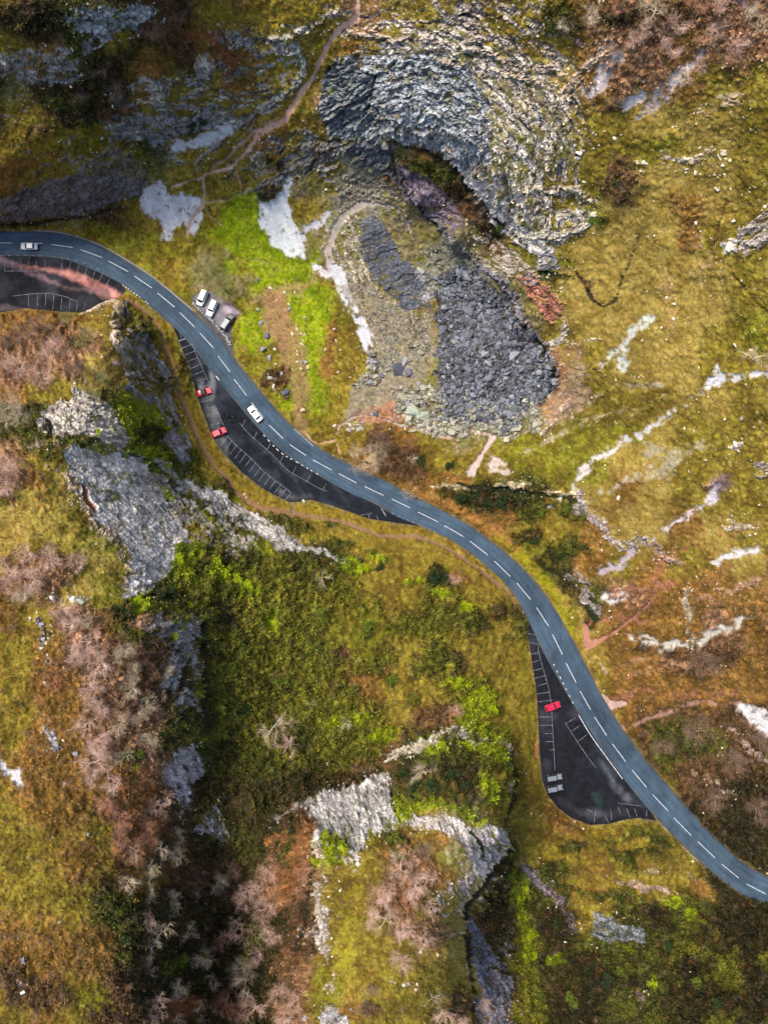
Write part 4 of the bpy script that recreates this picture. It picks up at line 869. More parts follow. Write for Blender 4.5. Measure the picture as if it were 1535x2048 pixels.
def at(u, v):
    """the point of the ground that stands at plan position (u, v)"""
    i = int(np.clip(np.searchsorted(AU, u), 1, NU - 1)); j = int(np.clip(np.searchsorted(AV, v), 1, NV - 1))
    fu = (u - AU[i - 1]) / (AU[i] - AU[i - 1]); fv = (v - AV[j - 1]) / (AV[j] - AV[j - 1])
    p = (PG[j - 1, i - 1] * (1 - fu) + PG[j - 1, i] * fu) * (1 - fv) + (PG[j, i - 1] * (1 - fu) + PG[j, i] * fu) * fv
    return Vector(p)
def alb_at(u, v):
    i = int(np.clip(np.searchsorted(AU, u), 0, NU - 1)); j = int(np.clip(np.searchsorted(AV, v), 0, NV - 1))
    return ALB[j, i]
def upm(p):
    """metres per picture unit at the height of p"""
    return (CAMH - p.z) / FPX
def flat(u, v, z=0.0):
    x, y = unproj(u, v, 0.0)
    return Vector((x, y, z))

# ------------------------------------------------------------------ road and parking bays
def strip(name, left, right, z, mat, colf, n=12, parent=None):
    """a sheet between two edge lines resampled to the same count"""
    L = spline(left, 3.0); Rr = spline(right, 3.0)
    def arc(P, k):
        d = np.append(0, np.cumsum(np.linalg.norm(np.diff(P, axis=0), axis=1)))
        t = np.linspace(0, d[-1], k)
        return np.stack([np.interp(t, d, P[:, 0]), np.interp(t, d, P[:, 1])], 1)
    k = 760
    L = arc(L, k); Rr = arc(Rr, k)
    t = np.linspace(0, 1, n)[None, :, None]
    P = L[:, None] * (1 - t) + Rr[:, None] * t
    x, y = unproj(P[..., 0], P[..., 1], 0.0)
    co = np.stack([x, y, np.full(x.shape, z)], -1)
    id_ = np.arange(k * n).reshape(k, n)
    f = np.stack([id_[:-1, :-1], id_[1:, :-1], id_[1:, 1:], id_[:-1, 1:]], -1).reshape(-1, 4)
    me = mesh_np(name, co.reshape(-1, 3), f, mat, colf(P[..., 0].ravel(), P[..., 1].ravel(), np.tile(np.linspace(0, 1, n), k)), True)
    return link(name, me, parent)

def road_col(u, v, t):
    u = u.astype(np.float32); v = v.astype(np.float32)
    c = np.array([.043, .068, .097]) * (0.95 + .7 * (fbm(u / 45, v / 45, 500, 4) - .5) + .35 * (fbm(u / 5, v / 5, 501, 3) - .5))[:, None]
    c = c * (1 + .5 * (fbm(t * 22, u / 60 + v / 60, 508, 3) - .5))[:, None]
    patch = sstep(.60, .63, vnoise(u / 34 + v / 50, t * 2.2, 509))[:, None]
    c = c * (1 - .16 * patch)
    wheel = np.exp(-((t - .18) / .05) ** 2) + np.exp(-((t - .38) / .05) ** 2) + np.exp(-((t - .62) / .05) ** 2) + np.exp(-((t - .82) / .05) ** 2)
    c = c * (1 + .14 * wheel[:, None] * (.4 + 1.2 * fbm(u / 30, v / 30, 503, 2))[:, None])
    grit = (sstep(.10, .0, t + .10 * (fbm(u / 9, v / 9, 504, 3) - .5)) + sstep(.90, 1.0, t + .10 * (fbm(u / 9, v / 9, 505, 3) - .5))) * sstep(.35, .6, fbm(u / 16, v / 16, 506, 3))
    c = c * (1 - .5 * grit[:, None]) + np.array([.09, .08, .06]) * .5 * grit[:, None]
    edge = np.maximum(sstep(.04, 0, t), sstep(.96, 1, t))[:, None]
    return c * (1 - .55 * edge) + np.array([.04, .04, .03]) * .55 * edge
road = tag(strip('road', ROAD_UP, ROAD_LO, 0.0, M_ASPH, road_col, 24), kind='structure')

def bay(name, P, label, stains, base):
    Q = np.array(P, float)
    pts = [tuple(p) for p in Q]
    n0 = len(pts)
    gx, gy = np.meshgrid(np.arange(Q[:, 0].min(), Q[:, 0].max(), 4.0), np.arange(Q[:, 1].min(), Q[:, 1].max(), 4.0))
    gx = gx.ravel() + RNG.uniform(-.8, .8, gx.size); gy = gy.ravel() + RNG.uniform(-.8, .8, gy.size)
    ins = poly_sd(gx, gy, pts) < -1.5
    pts += list(zip(gx[ins], gy[ins]))
    vs, es, fs, *_ = delaunay_2d_cdt([Vector(p) for p in pts], [], [list(range(n0))], 1, 1e-4)
    P2 = np.array([tuple(p) for p in vs])
    x, y = unproj(P2[:, 0], P2[:, 1], 0.0)
    co = np.stack([x, y, np.full(x.shape, -.006)], -1)
    u = P2[:, 0].astype(np.float32); v = P2[:, 1].astype(np.float32)
    c = np.array(base) * (.85 + .5 * (fbm(u / 26, v / 26, 510, 4) - .5) + .3 * (fbm(u / 5, v / 5, 511, 2) - .5))[:, None]
    for pl, wd, colr, a in stains:
        d = seg_dist(u + (fbm(u / 14, v / 14, 512, 3) - .5) * 10, v + (fbm(u / 14, v / 14, 513, 3) - .5) * 10, pl, wd)
        m = (sstep(5, -3, d) * a * (.55 + .9 * (fbm(u / 8, v / 8, 515, 3) - .2)))[:, None]
        m = np.clip(m, 0, 1)
        c = c * (1 - m) + np.array(colr) * m
    c = c * (1 + 1.1 * sstep(.5, .72, fbm(u / 34, v / 34, 519, 4)) - .3 * sstep(.55, .7, vnoise(u / 4, v / 4, 520)))[:, None]
    # grit gathered along the rim
    e = sstep(-7, 0, poly_sd(u, v, P)) * sstep(.4, .7, fbm(u / 9, v / 9, 517, 3))
    f = np.array([t if len(t) == 3 else t[:3] for t in fs])
    ax = co[f[:, 1]] - co[f[:, 0]]; bx = co[f[:, 2]] - co[f[:, 0]]
    fl_ = np.cross(ax, bx)[:, 2] < 0
    f[fl_] = f[fl_][:, ::-1]
    o = link(name, mesh_np(name, co, f, M_ASPH, np.clip(c, .003, 1), True))
    o['label'] = label
    return tag(o, kind='structure')
PK = (.30, .13, .11); GR = (.10, .105, .11)
bay_a = bay('parking_bay', BAY_A, 'dark tarmac lay-by with pink dirt washed across it, beside the top bend', [
    ([(236, 596), (205, 580), (170, 562), (140, 548), (100, 540), (60, 536), (20, 528)], [10, 11, 10, 6, 3, 2, 1], PK, .85),
    ([(215, 588), (190, 580), (160, 580), (125, 572), (90, 556), (50, 542), (0, 520)], [8, 5, 2, 1.5, 3, 3, 5], (.16, .10, .11), .6),
    ([(0, 616), (25, 618), (35, 622)], 7, (.12, .09, .10), .6), ([(0, 528), (30, 530)], 6, (.06, .06, .07), .6)], (.0135, .0145, .019))
bay_b = bay('parking_bay', BAY_B, 'long dark tarmac lay-by beside the middle of the road with people standing in it', [
    ([(422, 735), (424, 770), (418, 800), (428, 840), (440, 880), (452, 908)], [3, 5, 7, 8, 8, 3], GR, .75),
    ([(400, 760), (408, 800), (415, 830)], 4, GR, .5),
    ([(500, 880), (530, 900), (560, 930), (590, 960), (610, 995)], 1.5, (.05, .052, .06), .6),
    ([(620, 925), (650, 950), (680, 985), (700, 1012)], 1.5, (.045, .05, .06), .5),
    ([(560, 985), (585, 1000), (620, 992)], 4, (.07, .07, .075), .6)], (.0125, .0150, .0205))
bay_c = bay('parking_bay', BAY_C, 'dark tarmac lay-by with worn bay lines below the lower bend', [
    ([(1195, 1520), (1215, 1545), (1225, 1560)], 3, (.04, .045, .05), .7),
    ([(1225, 1568), (1240, 1582), (1256, 1598)], 6, (.06, .06, .075), .8),
    ([(1190, 1590), (1200, 1610)], 6, (.02, .045, .035), .6), ([(1120, 1600), (1160, 1625), (1210, 1630), (1250, 1625)], 6, (.03, .028, .032), .7)], (.0120, .0130, .0175))
pull = bay('gravel_verge', PULL, 'small gravel pull-in where three vehicles are parked', [
    ([(400, 600), (440, 630), (455, 660), (464, 700)], 6, (.12, .115, .13), .5), ([(450, 618), (478, 626)], 4, (.28, .22, .25), .8)], (.070, .066, .072))

def ribbon(pts, wid, z):
    """thin flat painted line along plan points, as vertices and faces"""
    P = np.array(pts, float)
    x, y = unproj(P[:, 0], P[:, 1], 0.0)
    Q = np.stack([x, y], 1)
    T = np.gradient(Q, axis=0); T /= np.linalg.norm(T, axis=1, keepdims=True)
    N = np.stack([-T[:, 1], T[:, 0]], 1) * wid / 2
    co = np.vstack([np.c_[Q + N, np.full(len(Q), z)], np.c_[Q - N, np.full(len(Q), z)]])
    n = len(Q)
    f = np.array([[i, i + n, i + n + 1, i + 1] for i in range(n - 1)])
    return co, f
DASH = [[(-60,487),(-38,487)],[(0,486),(26,486)],[(43,486),(85,486.5)],[(103,489),(146,495)],[(161,499),(204,515)],[(217,522),(256,543)],[(269,552),(304,576)],[(315,586),(349,614)],[(360,625),(389,654)],[(400,666),(427,696)],[(436,712),(460,744)],[(468,758),(493,791)],[(503,805),(527,836)],[(538,850),(566,877)],[(579,889),(612,911)],[(626,920),(663,940)],[(677,947),(713,966)],[(729,973),(767,991)],[(783,998),(820,1016)],[(835,1024),(876,1044)],[(888,1051),(926,1073)],[(939,1082),(975,1110)],[(988,1122),(1020,1153)],[(1033,1166),(1060,1199)],[(1072,1215),(1096,1252)],[(1104,1269),(1124,1309)],[(1131,1326),(1151,1365)],[(1159,1382),(1180,1419)],[(1188,1434),(1212,1471)],[(1224,1488),(1250,1523)],[(1263,1540),(1292,1575)],[(1304,1589),(1335,1622)],[(1346,1635),(1381,1671)],[(1394,1683),(1429,1716)],[(1442,1728),(1476,1756)],[(1492,1768),(1530,1788)]]
road_ctr = spline([((p[0][0] + p[1][0]) / 2, (p[0][1] + p[1][1]) / 2) for p in DASH], 3)
for a, b in DASH:
    mid = ((a[0] + b[0]) / 2, (a[1] + b[1]) / 2)
    k = int(np.argmin(((road_ctr - np.array(mid)) ** 2).sum(1)))
    c = road_ctr[k]; mid = ((mid[0] + c[0]) / 2, (mid[1] + c[1]) / 2)
    co, f = ribbon(spline([a, mid, b], 4), .13, .006)
    part('lane_dash', mesh_np('lane_dash', co, f[:, ::-1], M_PAINT), road)
# dashed and solid edge lines beside the lay-bys
def edge_dashes(line, n_on, n_off, wid, parent, mat=M_WORN, z=.006):
    P = spline(line, 1.0); i = 0
    while i < len(P) - 3:
        j = min(len(P), i + int(n_on * RNG.uniform(.7, 1.2)))
        if j - i > 2:
            co, f = ribbon(P[i:j:2] if j - i > 4 else P[i:j], wid, z)
            part('edge_dash', mesh_np('edge_dash', co, f[:, ::-1], mat), parent)
        i = j + int(n_off * RNG.uniform(.8, 1.3))
edge_dashes([(0,511),(40,511),(85,512),(125,516),(160,523),(200,540)], 9, 7, .16, road)
edge_dashes([(246,570),(270,587),(300,610)], 4, 3, .2, road, M_PAINT)
edge_dashes([(527,870),(560,904),(600,928),(640,951)], 7, 6, .18, road, M_PAINT)
edge_dashes([(783,1026),(830,1046),(872,1064)], 8, 4, .14, road)
edge_dashes([(1034,1206),(1050,1232)], 7, 4, .14, road, M_PAINT)
edge_dashes([(1106,1328),(1126,1368),(1150,1416)], 7, 8, .16, road, M_PAINT)
edge_dashes([(1156,1430),(1180,1470),(1210,1512),(1244,1558)], 400, 1, .15, road, M_PAINT)
edge_dashes([(432,752),(438,760)], 400, 1, .2, road, M_PAINT)

def lines(segs, parent, wid=.10, mat=M_WORN):
    for i_s, s_ in enumerate(segs):
        co, f = ribbon(s_ if len(s_) > 2 else [s_[0], ((s_[0][0]+s_[1][0])/2, (s_[0][1]+s_[1][1])/2), s_[1]], wid, -.0015 + (i_s % 7) * .001)
        part('bay_line', mesh_np('bay_line', co, f[:, ::-1], mat), parent)
SA = [[(x, 520 + max(0, (x - 120) * .03)), (x, 543 + max(0, (x - 120) * .05))] for x in (10, 26, 42, 57, 73, 90)]
SA += [[(126,517),(122,542)],[(142,521),(137,547)],[(159,528),(153,550)],[(175,533),(168,555)],[(191,541),(183,562)],[(206,547),(197,566)],[(222,554),(211,573)]]
SA += [[(10,542),(60,542),(100,542)],[(60,512),(60,517)]]
SA += [[(26,592),(60,588),(100,586),(130,593),(155,603)],[(58,588),(57,612)],[(75,584),(75,612)],[(92,588),(91,612)],[(108,590),(106,618)],[(124,596),(122,620)],[(141,598),(139,620)],[(156,603),(153,622)],[(170,606),(168,618)]]
lines(SA, bay_a, .10)
SB = [[(342,656),(354,649)],[(352,684),(374,676)]]
inn = [(384,688),(389,702),(395,715),(401,728),(407,742),(414,757)]
outp = [(360,698),(368,711),(375,723),(382,737),(386,750),(393,762)]
for a, b in zip(inn, outp): SB.append([a, b])
SB += [[(416,770),(400,775)],[(424,799),(400,804)],[(432,811),(423,816)],[(437,825),(416,830)],[(443,845),(420,850)],[(384,688),(392,707),(407,742),(416,762)],[(432,815),(441,838),(447,850)],[(358,662),(364,678)]]
row = spline([(455,872),(475,893),(500,915),(530,945),(560,968),(585,988)], 1)
for k in range(0, len(row), 13):
    p = row[k]; SB.append([tuple(p), (p[0] - 13, p[1] + 19 - k * .02)])
SB.append([tuple(p) for p in row[::8]])
row2 = spline([(478,845),(500,870),(540,905),(575,940),(600,955),(635,975),(660,985)], 1)
SB.append([tuple(p) for p in row2[::8]])
for k in range(10, len(row2) - 5, 34):
    p = row2[k]; SB.append([tuple(p), (p[0] + 7, p[1] - 13)])
SB += [[(720,1030),(735,1028),(744,1026)],[(737,1029),(739,1042)],[(762,1016),(771,1032)],[(752,1030),(757,1042)]]
lines(SB, bay_b, .11)
lines([[(352,684),(374,676)],[(400,775),(416,770)],[(762,1016),(771,1032)]], bay_b, .16, M_PAINT)
SC = [[(1055,1266),(1079,1273)],[(1055,1284),(1076,1289)],[(1057,1309),(1075,1306)],[(1057,1327),(1080,1320)],[(1062,1343),(1085,1336)],[(1068,1357),(1090,1351)],[(1073,1372),(1094,1366)],[(1073,1388),(1099,1384)],[(1073,1404),(1104,1400)],[(1078,1434),(1104,1434)],[(1078,1451),(1105,1450)],[(1089,1467),(1105,1467)],[(1089,1483),(1106,1483)],[(1098,1500),(1108,1499)],
      [(1079,1273),(1075,1300),(1085,1336),(1096,1375),(1101,1405),(1104,1450),(1106,1490),(1109,1540)],
      [(1130,1447),(1150,1436)],[(1130,1447),(1150,1478),(1175,1515),(1190,1535)],[(1143,1462),(1160,1450)],[(1156,1482),(1172,1470)],
      [(1190,1622),(1187,1646)],[(1208,1630),(1216,1645)],[(1220,1618),(1222,1640)],[(1235,1614),(1240,1628)],[(1252,1617),(1259,1635)],[(1268,1618),(1273,1633)],[(1292,1620),(1292,1632)],[(1172,1618),(1184,1624)],[(1235,1606),(1280,1612)]]
lines(SC, bay_c, .11)

# pale kerb along the outside of the top bend and by the dirt path, a real step
def kerb(pts, label, wd=1.4):
    P = spline(pts, 5)
    x, y = unproj(P[:, 0], P[:, 1], 0.0); Q = np.stack([x, y], 1)
    T = np.gradient(Q, axis=0); T /= np.linalg.norm(T, axis=1, keepdims=True); N = np.stack([-T[:, 1], T[:, 0]], 1)
    hw = wd * .133 / 2; n = len(Q)
    rows_ = [np.c_[Q + N * hw, np.full(n, -.3)], np.c_[Q + N * hw, np.full(n, .14)], np.c_[Q - N * hw, np.full(n, .14)], np.c_[Q - N * hw, np.full(n, -.3)]]
    f = []
    for r in range(3):
        for i in range(n - 1): f.append([r * n + i, (r + 1) * n + i, (r + 1) * n + i + 1, r * n + i + 1])
    o = tag(link('kerb', mesh_np('kerb', np.vstack(rows_), np.array(f)[:, ::-1], M_KERB)), label, None, None, 'structure')
kerb([(70,461),(110,464),(150,472),(200,490),(250,518),(300,550),(345,586),(386,621)], 'pale kerb round the outside of the top bend', 2.4)
kerb([(588,858),(612,879),(626,892)], 'short pale kerb where the dirt path meets the road', 2)
kerb([(1318,1646),(1345,1676),(1385,1714),(1430,1757)], 'pale kerb along the lower bend', 1.6)

# ------------------------------------------------------------------ growing cover and rubble: real small geometry, too many to count
inside = (U > -12) & (U < 1547) & (V > -12) & (V < 2060)
PGf = PG.reshape(-1, 3); NGf = NG.reshape(-1, 3); ALBf = ALB.reshape(-1, 3)
def pick(weight, n):
    w_ = (weight * inside).ravel().astype(np.float64)
    c = np.cumsum(w_); r = RNG.uniform(0, c[-1], n)
    return np.searchsorted(c, r)
def unit(v): return v / (np.linalg.norm(v, axis=1, keepdims=True) + 1e-9)
def blades(idx, per, length, width, up, bright, hue, spread=.25, lift=0.0):
    """leaf or blade triangles standing on ground vertices"""
    idx = np.repeat(idx, per); n = len(idx)
    p = PGf[idx] + RNG.normal(0, spread, (n, 3)) * [1, 1, .2]
    p[:, 2] += RNG.uniform(0, 1, n) * lift
    d = RNG.normal(0, 1, (n, 3)); d[:, 2] = np.abs(d[:, 2]) * .5 + up
    d = unit(unit(d) + NGf[idx] * .3)
    L = RNG.uniform(*length, n)[:, None]
    s = unit(np.cross(d, RNG.normal(0, 1, (n, 3)))) * RNG.uniform(*width, n)[:, None]
    tip = p + d * L
    co = np.stack([p - s, p + s, tip], 1).reshape(-1, 3)
    c = ALBf[idx] * RNG.uniform(*bright, n)[:, None] + np.array(hue) * RNG.uniform(0, 1, n)[:, None] ** 3
    return co, np.repeat(np.clip(c, .002, .9), 3, 0)
def tri_obj(name, parts, label, mat=M_LEAF):
    co = np.vstack([a for a, b in parts]); c = np.vstack([b for a, b in parts])
    o = link(name, mesh_np(name, co, np.arange(len(co)).reshape(-1, 3), mat, c, False))
    return tag(o, label, None, None, 'stuff')
clear = (CLS == 0) * sstep(.2, 3, dpv)
Hsc = (CAMH - HB) / 214.0
g_w = clear * (1 - LUMP * .8)
tri_obj('grass', [blades(pick(g_w, 120000), 2, (.22, .6), (.03, .08), .5, (.7, 1.55), (.03, .02, .0))], 'short olive and straw grass covering the gorge slopes')
tri_obj('grass', [blades(pick(g_w * CALM * (.2 + sstep(.5, .7, fbm(U / 14, V / 14, 620, 3))), 16000), 8, (.35, .85), (.03, .07), .45, (.45, 1.9), (.10, .07, .02), .14)], 'coarse straw and dark tussocks in the grass')
l_w = clear * np.clip(LUMP - .35, 0, 1) * (1 - .75 * TWIG)
tri_obj('foliage', [blades(pick(l_w, 70000), 3, (.25, .65), (.09, .22), .15, (.55, 1.7), (.02, .03, .0), .3, .7)], 'ivy, gorse and low scrub matting the steep ground')
# bare twiggy undergrowth: sprays of thin stems from one foot
t_w = clear * TWIG * (.3 + vnoise(U / 11, V / 11, 600) ** 2)
ti = pick(t_w, 6000); per = 22
fo = np.repeat(PGf[ti], per, 0); n = len(fo)
az = RNG.uniform(0, 2 * np.pi, n); el = RNG.uniform(.25, 1.2, n); L = RNG.uniform(.5, 1.5, n)
d = np.stack([np.cos(az) * np.cos(el), np.sin(az) * np.cos(el), np.sin(el)], 1)
s = np.stack([-np.sin(az), np.cos(az), np.zeros(n)], 1) * RNG.uniform(.012, .035, n)[:, None]
st = fo + d * (L * RNG.uniform(0, .35, n))[:, None]
co = np.stack([st - s, st + s, fo + d * L[:, None] + RNG.normal(0, .12, (n, 3))], 1).reshape(-1, 3)
base = np.repeat(ALBf[ti], per, 0); tw = np.array([.20, .13, .095])
c = (base * .8 + tw * RNG.uniform(.3, 1.2, n)[:, None]) * .8
tri_obj('undergrowth', [(co, np.repeat(c, 3, 0))], 'bare pinkish brown twigs of winter undergrowth')

def hull_mesh(seed, flat_=.6, npts=14, square=0.0):
    r = random.Random(seed)
    bm = bmesh.new()
    for _ in range(npts):
        v = Vector((r.gauss(0, 1), r.gauss(0, 1), r.gauss(0, 1))).normalized()
        if square:
            m_ = max(abs(v.x), abs(v.y), abs(v.z)); v = v.lerp(v / m_, square)
        v = Vector((v.x * r.uniform(.85, 1.1), v.y * r.uniform(.65, .95), v.z * flat_))
        bm.verts.new(v)
    res = bmesh.ops.convex_hull(bm, input=bm.verts)
    for g in set(res['geom_interior'] + res['geom_unused']):
        if isinstance(g, bmesh.types.BMVert) and g.is_valid: bm.verts.remove(g)
    bmesh.ops.triangulate(bm, faces=bm.faces)
    bmesh.ops.recalc_face_normals(bm, faces=bm.faces)
    return bm
HULLS = []
for k in range(8):
    bm = hull_mesh(k + 40, .55, 10, .4)
    bm.verts.ensure_lookup_table()
    for i, v in enumerate(bm.verts): v.index = i
    HULLS.append((np.array([v.co[:] for v in bm.verts]), np.array([[v.index for v in f.verts] for f in bm.faces])))
    bm.free()
def rubble(name, weight, n, size, tone, label, var=.35, keep=0.0):
    idx = pick(weight, n); drift = (.55 + .9 * fbm(U.ravel()[idx] / 34, V.ravel()[idx] / 34, 640, 3))[:, None]; CO = []; FA = []; CC = []; off = 0
    kk = RNG.integers(0, 8, n); sz = size[0] + (size[1] - size[0]) * RNG.uniform(0, 1, n) ** 3 * np.clip(drift[:, 0] * 1.5 - .4, .35, 1.3)
    for k in range(8):
        m = np.where(kk == k)[0]
        if not len(m): continue
        hv, hf = HULLS[k]; a = RNG.uniform(0, 6.28, len(m)); ca, sa = np.cos(a), np.sin(a)
        tilt = RNG.normal(0, .35, (len(m), 2))
        v = hv[None] * sz[m][:, None, None] * RNG.uniform(.6, 1.2, (len(m), 1, 3))
        x = v[..., 0] * ca[:, None] - v[..., 1] * sa[:, None]; y = v[..., 0] * sa[:, None] + v[..., 1] * ca[:, None]
        z = v[..., 2] + x * tilt[:, :1] + y * tilt[:, 1:]
        P = PGf[idx[m]][:, None] + np.stack([x, y, z], -1) + np.array([0, 0, .15])[None, None] * sz[m][:, None, None]
        CO.append(P.reshape(-1, 3)); nv = len(hv)
        FA.append((hf[None] + (np.arange(len(m)) * nv)[:, None, None] + off).reshape(-1, 3)); off += len(m) * nv
        c = np.array(tone)[None] * (1 + RNG.uniform(-var, var, (len(m), 1))) * drift[m] * (1 - keep) + ALBf[idx[m]] * keep
        CC.append(np.repeat(c, nv, 0))
    o = link(name, mesh_np(name, np.vstack(CO), np.vstack(FA), M_STONE, np.vstack(CC), False))
    return tag(o, label, None, None, 'stuff')
PIT = [(870,560),(930,520),(980,555),(1025,600),(1048,660),(1085,690),(1108,740),(1100,790),(1060,830),(1000,855),(930,850),(880,830),(870,760),(885,700),(870,640),(885,600)]
pit = sstep(8, -10, poly_sd(U, V, PIT) + (fbm(U / 22, V / 22, 630, 4) - .5) * 60 + (fbm(U / 7, V / 7, 631, 2) - .5) * 14)
pit2 = (.35 + (fbm(U / 16, V / 16, 632, 3) > .5)) * sstep(14, -22, (fbm(U / 16, V / 16, 633, 3) - .5) * 50 + poly_sd(U, V, [(800,790),(860,770),(1000,820),(1100,790),(1080,845),(1020,868),(950,862),(870,872),(820,850),(795,820)]))
rubble('rubble', pit, 9500, (.16, 1.0), lin((92, 94, 100)), 'dark broken stone filling the quarry pit', .65)
rubble('rubble', pit2 + .25 * (CLS == 1) * sstep(0, 1, (U > 690) * (U < 880) * (V > 680) * (V < 860)), 3000, (.14, .9), lin((138, 134, 118)), 'paler broken stone along the foot of the rockfall', .4)
dirt = (CLS == 0) * (U > 660) * (U < 880) * (V > 540) * (V < 860) * sstep(.45, .6, fbm(U / 18, V / 18, 611, 3))
near_rock = np.zeros(U.shape, np.float32)
near_rock[::1] = 0
for dx, dy in ((5, 0), (-5, 0), (0, 5), (0, -5), (9, 4), (-9, -4), (4, -9), (-4, 9)):
    near_rock += (np.roll(np.roll(CLS, dx, 1), dy, 0) == 1)
rubble('loose_stones', (CLS == 0) * sstep(6, 14, dpv) * ((near_rock > 0) * .6 + .015 * sstep(.55, .7, fbm(U / 30, V / 30, 610, 3)) + dirt * 0) + dirt * .25, 5200, (.10, .38), lin((176, 168, 152)), 'small pale stones strewn over the grass near the outcrops', .3)
rubble('loose_stones', (CLS == 0) * sstep(6, 14, dpv) * (U > 1120) * (V < 1560) * sstep(.5, .75, fbm(U / 40, V / 16, 612, 4)), 1500, (.08, .34), lin((172, 158, 128)), 'scattered limestone fragments on the right slope', .3)
rubble('loose_stones', ((CLS == 2) + .02 * (CLS == 3)) * sstep(4, 8, dpv), 3000, (.06, .22), lin((176, 178, 182)), 'small pale stones on the scree runs', .3)

# ------------------------------------------------------------------ boulders that stand apart
def stone_material_mesh(seed, rgb, flat_=.6, npts=16, square=.35, name='boulder'):
    bm = hull_mesh(seed, flat_, npts, square)
    bmesh.ops.bevel(bm, geom=[e for e in bm.edges], offset=.045, segments=1, affect='EDGES', clamp_overlap=True)
    me = bpy.data.meshes.new(name); bm.to_mesh(me); bm.free()
    a = me.color_attributes.new('Col', 'FLOAT_COLOR', 'POINT')
    r = random.Random(seed)
    c = []
    for v in me.vertices:
        k = .85 + .3 * r.random(); c += [rgb[0] * k, rgb[1] * k, rgb[2] * k, 1]
    a.data.foreach_set('color', c)
    me.materials.append(M_STONE)
    return me
TONES = {'pale': lin((190, 184, 168)), 'grey': lin((136, 136, 142)), 'dark': lin((98, 98, 108)), 'buff': lin((188, 166, 132)), 'green': lin((150, 156, 138)), 'slate': lin((80, 82, 90))}
BM = {}
for tname, rgb in TONES.items():
    BM[tname] = [stone_material_mesh(100 + i * 7 + len(tname), rgb * .9, (.5, .65, .8, .55, .45)[i], (12, 16, 14, 10, 12)[i], (.3, .2, .5, .7, .8)[i]) for i in range(5)]
ORD = ['topmost'] + [w_ + ' down' for w_ in 'second third fourth fifth sixth seventh eighth ninth tenth eleventh twelfth thirteenth fourteenth fifteenth sixteenth seventeenth eighteenth nineteenth twentieth twenty-first twenty-second twenty-third twenty-fourth twenty-fifth twenty-sixth twenty-seventh twenty-eighth'.split()]
def size_word(s): return 'large' if s >= 13 else ('mid-sized' if s >= 9 else 'small')
def boulder(u, v, s, tone, label, group, k=None, name='boulder', sink=.25):
    k = (int(u * 7 + v * 3) % 5) if k is None else k
    p = at(u, v); r = s * upm(p) * .5
    o = link(name, BM[tone][k])
    o.scale = (r * 1.12, r * 1.0, r * (.8 + .3 * ((int(u) * 13) % 7) / 7))
    o.location = p + Vector((0, 0, r * sink))
    o.rotation_euler = (((int(v) * 5) % 9 - 4) * .05, ((int(u) * 3) % 9 - 4) * .05, (u * 1.7 + v) % 6.28)
    return tag(o, label, 'boulder' if s >= 8 else 'stone', group)
def batch(items, where, group, **kw):
    """items of one place; each told apart by tone, size and its order down the picture among its like"""
    items = sorted(items, key=lambda t: t[1])
    seen = {}
    tot = {}
    for u, v, s, tone in items: tot[(tone, size_word(s))] = tot.get((tone, size_word(s)), 0) + 1
    for u, v, s, tone in items:
        key = (tone, size_word(s)); i = seen.get(key, 0); seen[key] = i + 1
        nm = {'pale': 'pale', 'grey': 'grey', 'dark': 'dark', 'buff': 'buff', 'green': 'greenish', 'slate': 'slate dark'}[tone]
        n = 'boulder' if s >= 8 else 'stone'
        lab = f"{size_word(s)} {nm} {n} {where}"
        if tot[key] > 1: lab += ', ' + ORD[min(i, 27)] + ' of its kind'
        boulder(u, v, s, tone, lab, group, **kw)
batch([(542,575,10,'pale')], 'at the top end of the dirt patch', 'boulders around the dirt patch')
batch([(516,561,9,'dark'),(515,619,8,'green'),(522,646,11,'grey'),(534,673,14,'dark'),(526,698,14,'grey'),(549,699,7,'pale'),(541,714,13,'grey'),(551,727,6,'pale'),(543,738,6,'green'),(538,748,7,'green'),(541,757,12,'green'),(553,761,11,'grey'),(564,748,8,'grey'),(547,773,10,'pale'),(549,781,6,'pale'),(571,785,17,'dark'),(579,787,8,'grey'),(575,794,6,'pale')], 'on the grass between dirt patch and road', 'boulders between the dirt patch and the road')
batch([(570,587,8,'pale'),(589,586,8,'buff'),(555,602,7,'buff'),(578,611,7,'pale'),(579,618,8,'grey'),(610,636,7,'green'),(594,651,6,'buff'),(594,659,9,'buff'),(585,669,9,'buff'),(603,668,7,'buff'),(608,669,8,'buff'),(606,681,5,'pale'),(604,690,9,'buff'),(596,703,7,'buff'),(596,709,8,'buff'),(612,723,10,'grey'),(603,725,8,'grey'),(594,724,6,'pale'),(616,735,9,'buff'),(602,737,8,'buff'),(607,821,10,'buff')], 'on the brown dirt patch', 'stones set out on the dirt patch')
batch([(649,700,6,'pale'),(669,659,6,'pale'),(671,682,7,'buff'),(680,700,6,'buff'),(676,745,6,'buff'),(670,852,9,'pale'),(700,850,8,'pale'),(719,857,13,'green'),(724,846,9,'grey'),(726,858,7,'pale'),(781,858,8,'green'),(784,839,7,'grey'),(795,836,7,'grey'),(750,827,15,'dark'),(744,829,8,'grey')], 'below the quarry beside the pinkish path', 'boulders below the quarry')
batch([(798,738,36,'slate'),(820,747,24,'dark'),(806,722,20,'grey'),(739,762,14,'grey'),(762,752,16,'dark'),(744,724,14,'grey'),(757,722,12,'dark'),(829,823,30,'green'),(846,832,30,'green'),(816,806,16,'grey'),(836,768,14,'grey'),(870,712,14,'slate'),(842,540,16,'green'),(851,547,10,'grey'),(838,528,12,'dark')], 'just left of the rockfall', 'big fallen blocks left of the rockfall', sink=.1)
